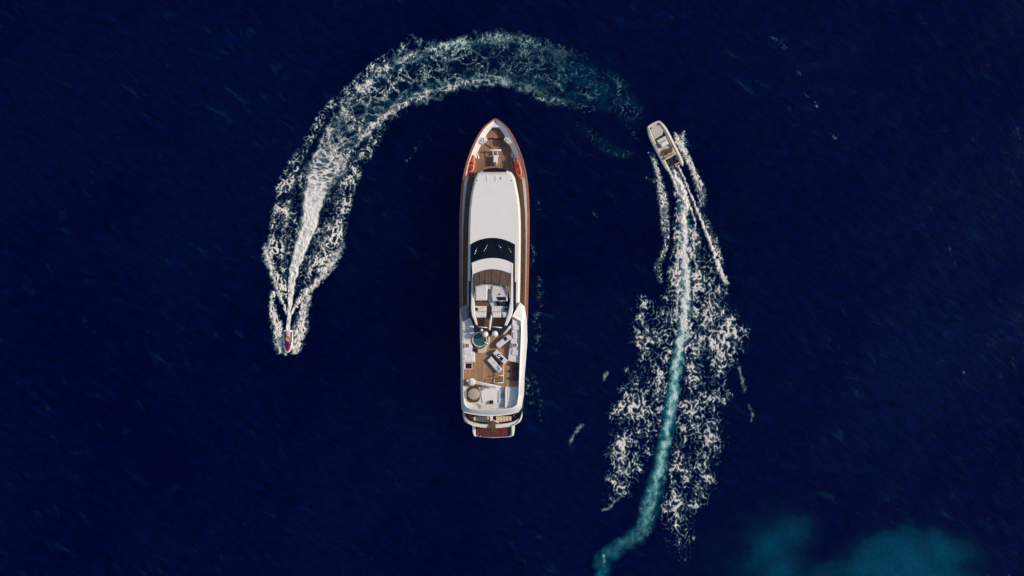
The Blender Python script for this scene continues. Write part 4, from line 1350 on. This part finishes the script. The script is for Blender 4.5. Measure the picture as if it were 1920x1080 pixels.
block('gangway_hinge', C(6, [(592, 645), (644, 645), (646, 735), (632, 770), (612, 770), (600, 720)]), 3.7, 4.5, 'white', gw, .06)
bm = bmesh.new()
add_tube(bm, [P(*C(6, (630, 745)), 4.4), P(*C(6, (690, 772)), 4.4), P(*C(6, (735, 792)), 4.35)], [.07, .06, .05], 8)
ypart('flag_staff', bm, 'white', gw, True)
plat = block('swim_platform', C(6, [(352, 825), (960, 825), (964, 900), (945, 975), (905, 998), (640, 1012), (400, 992), (362, 960)]), .35, .75, 'white', None, .05)
block('platform_planking', C(6, [(398, 835), (912, 835), (906, 960), (888, 992), (640, 1005), (420, 990), (402, 960)]), .745, .77, 'teak_red', plat, 0)
for x0, x1 in ((350, 396), (914, 965)):
    block('platform_wing', C(6, [(x0, 815), (x1, 815), (x1 - 4, 930), (x1 - (0 if x0 < 600 else 20), 985), (x0 + (22 if x0 < 600 else 0), 985), (x0 + 4, 930)]), .7, 1.15, 'white', plat, .08)
for x, y in ((440, 950), (470, 985), (425, 975)):
    bm = bmesh.new()
    add_ball(bm, P(*C(6, (x, y)), .8), .07, u=10, v=6)
    ypart('platform_cleat', bm, 'steel', plat, True)


# ------------------------------------------------------------------ loose things aboard
def kayak(p0, p1, label, hullm='red', deckm='orange'):
    a, b = P(*C(1, p0), 4.35), P(*C(1, p1), 4.35)
    L = (a - b).length
    c = (a + b) / 2
    d = a - b
    o = empty('kayak', (c.x, c.y, 4.0), math.atan2(-d.x, d.y))
    tag(o, label, 'kayak', 'kayaks lashed on the foredeck')
    ys = np.linspace(-.5, .5, 17)
    rr = []
    for t in ys:
        w_ = 0.36 * (1 - abs(2 * t) ** 2.6) + .012
        sh = 0.10 * abs(2 * t) ** 2.5
        rr.append([(-w_ * .2, t * L, 0.0 + sh * .8), (-w_ * .75, t * L, .06 + sh), (-w_, t * L, .22 + sh), (-w_ * .86, t * L, .30 + sh), (-w_ * .45, t * L, .33 + sh),
                   (w_ * .45, t * L, .33 + sh), (w_ * .86, t * L, .30 + sh), (w_, t * L, .22 + sh), (w_ * .75, t * L, .06 + sh), (w_ * .2, t * L, 0.0 + sh * .8)])
    bm = bmesh.new()
    add_loft(bm, rr)
    build('hull', bm, hullm, o, None, True, 50)
    # orange deck moulding, seats, straps
    rr = []
    for t in np.linspace(-.30, .47, 13):
        w_ = 0.36 * (1 - abs(2 * t) ** 2.6) * .66 + .01
        sh = 0.10 * abs(2 * t) ** 2.5
        rr.append([(-w_, t * L, .31 + sh), (-w_ * .5, t * L, .375 + sh), (w_ * .5, t * L, .375 + sh), (w_, t * L, .31 + sh)])
    bm = bmesh.new()
    add_loft(bm, rr)
    build('deck', bm, deckm, o, None, True, 50)
    for t in (-.06, .22):
        bm = bmesh.new()
        add_loft(bm, [[(x * sx, t * L + y * sy, z) for x, y in [(math.cos(2 * math.pi * q / 14) * .19, math.sin(2 * math.pi * q / 14) * .2) for q in range(14)]] for sx, sy, z in ((1, 1, .37), (1, 1, .405), (.7, .7, .385), (.3, .3, .38))])
        s_ = build('seat', bm, 'red', o, None, True, 50)
        bm = bmesh.new()
        add_box(bm, (0, t * L - .2, .47), (.3, .05, .2), 0, .02)
        build('seat_back', bm, 'rubber', s_)
    for t in (-.2, .1):
        bm = bmesh.new()
        add_tube(bm, [(-.37, t * L, .2), (-.3, t * L, .36), (0, t * L, .43), (.3, t * L, .36), (.37, t * L, .2)], .018, 6)
        build('strap', bm, 'rubber', o, None, True)
    bm = bmesh.new()
    add_ball(bm, (0, -.40 * L, .40), .08, u=10, v=6)
    build('hatch_cap', bm, 'rubber', o, None, True)
    # cradles under it belong to the yacht
    for t in (-.27, .27):
        e = (a - b).normalized()
        q = c + e * (t * L)
        bm = bmesh.new()
        add_box(bm, (q.x, q.y, (ZD + 4.04) / 2), (.5, .12, 4.04 - ZD), math.atan2(-d.x, d.y), .02)
        ypart('kayak_cradle', bm, 'white')
    return o


kayak((372, 622), (318, 942), 'orange and red kayak on the left rail beside the white bow slope')
kayak((984, 660), (1056, 970), 'darker red kayak on the right rail of the foredeck', 'orange', 'dark_red')


def round_table(p, label):
    q = P(*C(5, p), 6.5)
    o = empty('round_table', (q.x, q.y, 6.10))
    tag(o, label, 'table', 'round tables on the side settees')
    bm = bmesh.new()
    add_loft(bm, lathe_rings(0, 0, [(.2, 0), (.2, .03), (.06, .05), (.06, .36)], 16))
    build('pedestal', bm, 'steel', o, None, True, 40)
    bm = bmesh.new()
    add_loft(bm, lathe_rings(0, 0, [(.30, .36), (.315, .38), (.315, .40), (.30, .415), (.01, .415)], 28))
    t = build('table_top', bm, 'white', o, None, True, 40)
    bm = bmesh.new()
    add_loft(bm, lathe_rings(0, 0, [(.10, .418), (.17, .43), (.20, .47), (.185, .47), (.15, .44), (.01, .435)], 20))
    build('tray', bm, 'darkred_cloth', o, None, True, 40)
    bm = bmesh.new()
    for k in range(3):
        add_ball(bm, (.05 * math.cos(k * 2.1), .05 * math.sin(k * 2.1), .475), .045, u=10, v=8)
    build('tray_contents', bm, 'cream', o, None, True)


round_table((280, 370), 'round white table with red tray beside the spa tub')
round_table((970, 365), 'round white table with red tray on the right settee behind the bar')

# white sunbed beside the bar
q0, q1 = P(*C(5, (597, 560)), 6.0), P(*C(5, (752, 738)), 6.0)
c = (q0 + q1) / 2
d = q0 - q1
o = empty('sunbed', (c.x, c.y, ZS), math.atan2(-d.x, d.y))
tag(o, 'white padded sunbed standing diagonally on the open teak sundeck', 'sunbed')
L = d.length + .1
bm = bmesh.new()
add_box(bm, (0, 0, .25), (.66, L, .08), 0, .01)
build('frame', bm, 'white', o)
for sx in (-1, 1):
    for sy in (-1, 1):
        bm = bmesh.new()
        add_box(bm, (sx * .28, sy * (L / 2 - .1), .105), (.07, .07, .21), 0, 0)
        build('leg', bm, 'white', o)
for k in range(3):
    bm = bmesh.new()
    add_box(bm, (0, L * (-1 / 3 + k / 3), .37), (.62, L / 3 - .02, .155), 0, .05)
    build('mattress', bm, 'cushion', o)
bm = bmesh.new()
add_box(bm, (0, -L / 2 + .22, .50), (.5, .3, .11), 0, .05)
build('pillow', bm, 'lilac', o)


def bundle(p0, p1, mat, label):  # tapering dark cloth shape round a pole, lying flat
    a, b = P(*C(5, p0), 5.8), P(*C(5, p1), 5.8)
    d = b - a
    o = empty('folded_bundle', (a.x, a.y, ZS), math.atan2(-d.x, d.y))
    tag(o, label, 'bundle', 'folded bundles on the sundeck')
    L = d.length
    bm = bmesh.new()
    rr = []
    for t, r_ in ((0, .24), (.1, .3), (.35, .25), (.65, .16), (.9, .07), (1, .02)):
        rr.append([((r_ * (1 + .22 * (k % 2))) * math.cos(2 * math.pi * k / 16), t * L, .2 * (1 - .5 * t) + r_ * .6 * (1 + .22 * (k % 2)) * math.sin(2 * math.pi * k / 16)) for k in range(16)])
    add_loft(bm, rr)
    build('tapered_cloth', bm, mat, o, None, True, 70)
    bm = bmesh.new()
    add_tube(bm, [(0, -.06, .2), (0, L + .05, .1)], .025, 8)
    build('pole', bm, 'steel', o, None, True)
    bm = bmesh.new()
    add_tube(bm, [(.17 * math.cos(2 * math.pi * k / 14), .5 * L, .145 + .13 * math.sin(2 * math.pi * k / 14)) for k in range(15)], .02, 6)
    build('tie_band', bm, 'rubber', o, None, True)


bundle((1018, 650), (860, 638), 'brown_cloth', 'folded brown parasol lying nearest the bar on the right side of the sundeck')
bundle((1020, 735), (858, 742), 'purple_cloth', 'folded dark purple parasol lying between two others on the right sundeck')
bundle((1020, 838), (856, 850), 'purple_cloth', 'folded dark purple parasol lying farthest aft on the right sundeck')


# ------------------------------------------------------------------ people
def skin_mesh(name, joints, bones, root, sub=2):
    """joints: {key: (x, y, z, radius)}"""
    keys = list(joints)
    me = bpy.data.meshes.new(name + '_cage')
    me.from_pydata([joints[k][:3] for k in keys], [(keys.index(a), keys.index(b)) for a, b in bones], [])
    ob = bpy.data.objects.new(name + '_cage', me)
    COL.objects.link(ob)
    ob.modifiers.new('skin', 'SKIN')
    for i, k in enumerate(keys):
        sv_ = me.skin_vertices[0].data[i]
        sv_.radius = (joints[k][3], joints[k][3])
        sv_.use_root = (k == root)
    ss = ob.modifiers.new('sub', 'SUBSURF')
    ss.levels = sub
    dg = bpy.context.evaluated_depsgraph_get()
    dg.update()
    out = bpy.data.meshes.new_from_object(ob.evaluated_get(dg))
    bpy.data.objects.remove(ob)
    bpy.data.meshes.remove(me)
    return out


def seated_person(loc, rz, label, top_mat, low_mat, hair, lean=0.12, straddle=False, group=None):
    """figure sitting with hips at z = 0, looking along +Y, hands forward"""
    kx, kz = (.30, -.06) if straddle else (.13, .03)
    hd = (.30, .58, .24) if straddle else (.14, .40, .10)
    J = {'pel': (0, 0, .06, .135), 'bel': (0, lean * .35, .22, .12), 'che': (0, lean * .8, .40, .14), 'nek': (0, lean * 1.15, .55, .058), 'hed': (0, lean * 1.3 + .02, .655, .088),
         'cro': (0, lean * 1.3 + .02, .75, .075)}
    B = [('pel', 'bel'), ('bel', 'che'), ('che', 'nek'), ('nek', 'hed'), ('hed', 'cro')]
    for s, t in ((-1, 'l'), (1, 'r')):
        J.update({'sho' + t: (s * .185, lean * .95, .47, .062), 'elb' + t: (s * .27, lean + .16, .27, .045), 'wri' + t: (s * hd[0], hd[1] - .08, hd[2], .031), 'pal' + t: (s * hd[0], hd[1], hd[2], .036),
                  'hip' + t: (s * .10, .02, .03, .10), 'kne' + t: (s * kx, .42, kz, .066), 'ank' + t: (s * kx, .36 if straddle else .42, -.36, .042), 'toe' + t: (s * (kx + .02), .56, -.40, .036)})
        B += [('che', 'sho' + t), ('sho' + t, 'elb' + t), ('elb' + t, 'wri' + t), ('wri' + t, 'pal' + t), ('pel', 'hip' + t), ('hip' + t, 'kne' + t), ('kne' + t, 'ank' + t), ('ank' + t, 'toe' + t)]
    body = skin_mesh('person', J, B, 'pel')
    bm = bmesh.new()
    bm.from_mesh(body)
    hx, hy, hz = J['hed'][:3]
    add_ball(bm, (hx, hy + .02, hz + .02), .098, (.86, 1.02, 1.2), 16, 12)
    add_tube(bm, [(hx, hy + .09, hz + .03), (hx, hy + .135, hz - .01), (hx, hy + .10, hz - .025)], [.012, .018, .012], 6)
    for s in (-1, 1):
        add_ball(bm, (s * .088, hy + .01, hz + .01), .026, (.5, .8, 1.2), 8, 6)
        p = Vector(J['pal' + ('l' if s < 0 else 'r')][:3])
        for k, ln in enumerate((.075, .085, .08, .065)):
            x = p.x + s * (-.03 + .02 * k)
            add_tube(bm, [(x, p.y + .01, p.z), (x, p.y + .03 + ln * .5, p.z + .008), (x, p.y + .025 + ln * .75, p.z - .03), (x, p.y + .01 + ln * .55, p.z - .05)], [.010, .010, .009, .007], 6)
        add_tube(bm, [(p.x - s * .03, p.y - .01, p.z), (p.x - s * .06, p.y + .025, p.z - .012), (p.x - s * .045, p.y + .06, p.z - .035)], [.012, .011, .008], 6)
    ob = build('person', bm, 'skin', None, None, True)
    ob.location = loc
    ob.rotation_euler = (0, 0, rz)
    tag(ob, label, 'person', group)
    top = {k: J[k] for k in ('bel', 'che', 'shol', 'shor')}
    top = {k: (v[0], v[1], v[2], v[3] + (.035 if k in ('bel', 'che') else .022)) for k, v in top.items()}
    for t in 'lr':
        e, s_ = J['elb' + t], J['sho' + t]
        top['slv' + t] = tuple(s_[i] * .55 + e[i] * .45 for i in range(3)) + (.068,)
    me = skin_mesh('top', top, [('bel', 'che'), ('che', 'shol'), ('che', 'shor'), ('shol', 'slvl'), ('shor', 'slvr')], 'che')
    me.name = 'shirt'
    link('shirt', me, top_mat, ob)
    low = {'pel': (0, 0, .07, .155), 'bel': (0, lean * .25, .17, .14)}
    lb = [('pel', 'bel')]
    for t in 'lr':
        h_, k_ = J['hip' + t], J['kne' + t]
        low['hip' + t] = h_[:3] + (.115,)
        low['mid' + t] = tuple(h_[i] * .3 + k_[i] * .7 for i in range(3)) + (.09,)
        lb += [('pel', 'hip' + t), ('hip' + t, 'mid' + t)]
    me = skin_mesh('low', low, lb, 'pel')
    me.name = 'shorts'
    link('shorts', me, low_mat, ob)
    bm = bmesh.new()
    add_ball(bm, (hx, hy - .005, hz + .06), .106, (.88, 1.05, 1.0), 16, 10)
    bmesh.ops.delete(bm, geom=[v for v in bm.verts if v.co.z < hz + .01 and v.co.y > hy - .02], context='VERTS')
    build('hair', bm, hair, ob, None, True)
    return ob


# ------------------------------------------------------------------ jet ski
jq = P(490 + 547 / 10.8, 580 + 645 / 10.8, 0.3)
JROT = math.pi + R(-1)
jet = empty('jet_ski', (jq.x, jq.y, 0.10), JROT)
tag(jet, 'crimson and white jet ski with rider heading down the picture', 'jet ski')


def loft_part(name, secs, mat, parent, n=None, smooth=True, angle=45):
    bm = bmesh.new()
    add_loft(bm, secs)
    return build(name, bm, mat, parent, None, smooth, angle)


secs = []
for y, w_, b, t in ((-1.32, .44, -.10, .36), (-1.25, .50, -.22, .40), (-.6, .54, -.25, .42), (0, .55, -.25, .44), (.5, .52, -.22, .48), (.85, .44, -.15, .53), (1.1, .31, -.05, .57), (1.26, .17, .10, .58), (1.34, .05, .25, .56)):
    secs.append([(0, y, b), (-w_ * .6, y, b + .10), (-w_, y, .14 + .3 * (t - .4)), (-w_ * .98, y, t - .06), (-w_ * .86, y, t), (w_ * .86, y, t), (w_ * .98, y, t - .06), (w_, y, .14 + .3 * (t - .4)), (w_ * .6, y, b + .10)])
jhull = loft_part('hull', secs, 'white', jet)
bm = bmesh.new()
for s in (-1, 1):
    for x in (.545,):
        add_tube(bm, [(s * .50, -1.27, .34), (s * .555, -.6, .34), (s * .565, 0, .36), (s * .535, .5, .40), (s * .45, .85, .46), (s * .32, 1.1, .50), (s * .1, 1.31, .52)], .03, 8)
build('bumper', bm, 'lilac', jhull, None, True)
for s in (-1, 1):
    bm = bmesh.new()
    add_box(bm, (s * .36, -.45, .425), (.17, 1.35, .05), 0, .02)
    build('dark_footwell', bm, 'navy_cloth', jhull)
secs = []
for y, w_, z in ((.02, .30, .80), (.2, .33, .84), (.5, .30, .80), (.8, .25, .74), (1.05, .17, .66), (1.2, .07, .60)):
    secs.append([(-w_ * 1.15, y, .42), (-w_, y, z - .1), (-w_ * .6, y, z), (w_ * .6, y, z), (w_, y, z - .1), (w_ * 1.15, y, .42)])
loft_part('hood', secs, 'magenta', jet)
secs = []
for y, w_, z in ((-1.18, .20, .62), (-1.0, .22, .70), (-.55, .20, .70), (-.45, .17, .66), (-.05, .15, .68), (.05, .14, .74)):
    secs.append([(-w_ * 1.25, y, .40), (-w_, y, z - .06), (-w_ * .7, y, z), (w_ * .7, y, z), (w_, y, z - .06), (w_ * 1.25, y, .40)])
loft_part('seat', secs, 'pinkvinyl', jet)
secs = []
for y, w_, z in ((-1.28, .30, .47), (-1.15, .34, .50), (-1.02, .30, .48)):
    secs.append([(-w_, y, .38), (-w_, y, z - .03), (-w_ * .9, y, z), (w_ * .9, y, z), (w_, y, z - .03), (w_, y, .38)])
loft_part('stern_deck', secs, 'white', jet)
bm = bmesh.new()
add_tube(bm, [(0, .22, .78), (0, .12, .98)], .07, 10)
add_tube(bm, [(-.36, -.02, 1.0), (-.2, .08, 1.0), (.2, .08, 1.0), (.36, -.02, 1.0)], .028, 8)
build('handlebar', bm, 'purple', jet, None, True)
bm = bmesh.new()
add_prism(bm, [(-.24, .12), (.24, .12), (.2, .42), (-.2, .42)], .78, .92, .05)
build('dashboard', bm, 'purple', jet)
for s in (-1, 1):
    bm = bmesh.new()
    add_ball(bm, (s * .36, .38, .80), .08, (1.1, .6, .8), 12, 8)
    add_tube(bm, [(s * .28, .36, .72), (s * .35, .38, .79)], .025, 6)
    build('mirror', bm, 'purple', jet, None, True)
rot = Matrix.Rotation(JROT, 3, 'Z')
seated_person(jet.location + rot @ Vector((0, -.56, .74)), JROT, 'rider in orange life vest sitting astride the crimson jet ski', 'vest', 'darkred_cloth', 'hair_fair', .22, True)

# ------------------------------------------------------------------ tender (rigid inflatable)
TROT = R(27.2)
tq = P(1190 + 676 / 9, 210 + 918 / 9, 0.5)
tender = empty('inflatable_tender', (tq.x, tq.y, 0.12), TROT)
tag(tender, 'beige rigid inflatable tender with two people speeding away up the picture', 'boat')
u = 0.00694
path = [(0.86, -.05), (.93, .5), (.95, 1.6), (.96, 2.8), (.96, 3.9), (.93, 4.4), (.86, 4.85), (.74, 5.3), (.66, 5.58)]
for s in (1, -1):
    bm = bmesh.new()
    pts = [(s * .83, -.42, .52), (s * .85, -.2, .50)] + [(s * x, y, .48 + .035 * max(0, y - 3) ** 2 * .8) for x, y in path]
    add_tube(bm, pts, [.04, .15] + [.25] * 6 + [.22, .17, .08], 16)
    tube = build('side_tube', bm, 'hypalon', tender, None, True, 60)
    bm = bmesh.new()
    add_tube(bm, [(p[0] + s * .235, p[1], p[2] + .03) for p in pts[2:]], .035, 8)
    build('rubbing_strip', bm, 'rubber', tube, None, True)
    bm = bmesh.new()
    add_tube(bm, [(p[0] - s * .06, p[1], p[2] + .255) for p in pts[3:10]], .018, 6)
    build('grab_line', bm, 'rubber', tube, None, True)
    for y in (.7, 3.0):
        bm = bmesh.new()
        add_box(bm, (s * .95, y, .735), (.12, .3, .03), 0, .01)
        build('tube_patch', bm, 'white_worn', tube)
bm = bmesh.new()
add_tube(bm, [(-.70, 5.50, .68), (-.4, 5.56, .68), (0, 5.58, .68), (.4, 5.56, .68), (.70, 5.50, .68)], [.09, .10, .10, .10, .09], 12)
build('bow_tube', bm, 'hypalon', tender, None, True, 60)
secs = []
for y, w_, b in ((.05, .72, -.25), (2.5, .78, -.28), (4.2, .7, -.15), (5.0, .5, .0), (5.4, .25, .12)):
    secs.append([(0, y, b), (-w_, y, b + .3), (-w_, y, b + .45), (w_, y, b + .45), (w_, y, b + .3)])
loft_part('hull', secs, 'white', tender)
bm = bmesh.new()
add_prism(bm, [(-.74, .55), (.74, .55), (.76, 4.2), (.6, 5.2), (-.6, 5.2), (-.76, 4.2)], .05, .36, 0)
build('floor', bm, 'greydeck', tender)
bm = bmesh.new()
add_prism(bm, [(-.72, 3.95), (.35, 3.95), (.70, 4.3), (.64, 4.9), (.58, 5.52), (-.58, 5.52), (-.64, 4.9), (-.72, 4.3)], .34, .66, .06)
bd = build('bow_deck', bm, 'greydeck', tender)
for x in (-.52, .5):
    bm = bmesh.new()
    add_loft(bm, lathe_rings(x, 5.2, [(.08, .64), (.08, .74), (.11, .76), (.02, .79)], 12))
    build('mooring_post', bm, 'rubber', bd, None, True, 40)
bm = bmesh.new()
add_prism(bm, [(.0, 3.72), (.68, 3.62), (.70, 4.22), (.36, 3.92), (.0, 3.92)], .36, .40, .01)
add_prism(bm, [(-.70, 3.70), (.0, 3.72), (.0, 3.90), (-.70, 3.86)], .36, .395, .01)
build('dark_footwell', bm, 'navy_cloth', tender)  # footwell with its shadow put in as a dark sheet, wider to starboard
bm = bmesh.new()
add_prism(bm, [(-.55, 3.15), (.55, 3.15), (.55, 3.66), (-.55, 3.66)], .36, .82, .06)
fs = build('front_seat', bm, 'hypalon', tender)
bm = bmesh.new()
add_prism(bm, [(-.52, 3.10), (.52, 3.10), (.52, 3.20), (-.52, 3.20)], .7, 1.05, .03)
build('seat_back', bm, 'hypalon', fs)
bm = bmesh.new()
add_prism(bm, [(-.44, 2.62), (.48, 2.62), (.48, 3.1), (-.44, 3.1)], .36, 1.12, .05)
cs = build('console', bm, 'hypalon', tender)
bm = bmesh.new()
add_prism(bm, [(-.36, 2.68), (.42, 2.68), (.42, 3.06), (-.36, 3.06)], 1.12, 1.17, .02)
build('console_top', bm, 'white', cs)
bm = bmesh.new()
add_loft(bm, [[(.14 + .17 * math.cos(2 * math.pi * k / 16) * 1.0 + r_ * 0, 2.52 - .05 * math.sin(2 * math.pi * k / 16), .98 + .17 * math.sin(2 * math.pi * k / 16)) for k in range(16)] for r_ in (0,)] * 1, caps=False) if False else None
for k in range(16):
    a0, a1 = 2 * math.pi * k / 16, 2 * math.pi * (k + 1) / 16
    add_tube(bm, [(.3 + .17 * math.cos(a0), 2.54 - .06 * math.sin(a0), .98 + .15 * math.sin(a0)), (.3 + .17 * math.cos(a1), 2.54 - .06 * math.sin(a1), .98 + .15 * math.sin(a1))], .018, 6)
add_tube(bm, [(.3, 2.64, .98), (.3, 2.54, .98)], .03, 6)
build('steering_wheel', bm, 'black', cs, None, True)
bm = bmesh.new()
add_prism(bm, [(-.66, 1.35), (.70, 1.35), (.70, 2.02), (-.66, 2.02)], .36, .78, .06)
bn = build('bench', bm, 'cream', tender)
bm = bmesh.new()
add_prism(bm, [(-.68, 1.2), (.72, 1.2), (.72, 1.36), (-.68, 1.36)], .6, 1.15, .06)
build('bench_back', bm, 'cream', bn)
bm = bmesh.new()
add_prism(bm, [(-.66, .2), (.68, .2), (.7, 1.12), (-.68, 1.12)], .3, .42, .02)
build('engine_well', bm, 'black', tender)
bm = bmesh.new()
add_prism(bm, [(-.7, .12), (.7, .12), (.7, .22), (-.7, .22)], 0, .62, .02)
build('transom', bm, 'greydeck', tender)
secs = []
for z, w_, y0, y1 in ((.45, .16, -.42, .12), (.75, .2, -.5, .16), (1.0, .2, -.5, .14), (1.12, .16, -.44, .06), (1.16, .08, -.36, -.05)):
    secs.append([(-w_, y0 + .08, z), (-w_ * .6, y0, z), (w_ * .6, y0, z), (w_, y0 + .08, z), (w_, y1 - .08, z), (w_ * .6, y1, z), (-w_ * .6, y1, z), (-w_, y1 - .08, z)])
eng = loft_part('outboard_motor', secs, 'black', tender)
bm = bmesh.new()
add_prism(bm, [(-.05, -.28), (.05, -.28), (.05, -.02), (-.05, -.02)], -.5, .5, 0)
build('motor_leg', bm, 'black', eng)
bm = bmesh.new()
add_prism(bm, rrect(.04, -.06, .16, .18, .05), 1.13, 1.185, .02)
build('cowl_badge', bm, 'white', eng)
for s in (-1, 1):
    bm = bmesh.new()
    add_box(bm, (s * .55, .75, .52), (.3, .42, .2), 0, .03)
    build('fuel_tank', bm, 'rubber', tender)
rot = Matrix.Rotation(TROT, 3, 'Z')
seated_person(tender.location + rot @ Vector((.30, 1.68, .83)), TROT, 'person in dark red shirt at the wheel of the beige tender', 'darkred_cloth', 'navy_cloth', 'hair_dark', .14)
seated_person(tender.location + rot @ Vector((-.30, 1.66, .83)), TROT, 'person in maroon top sitting left of the tender driver', 'maroon_cloth', 'brown_cloth', 'hair_dark', .08)
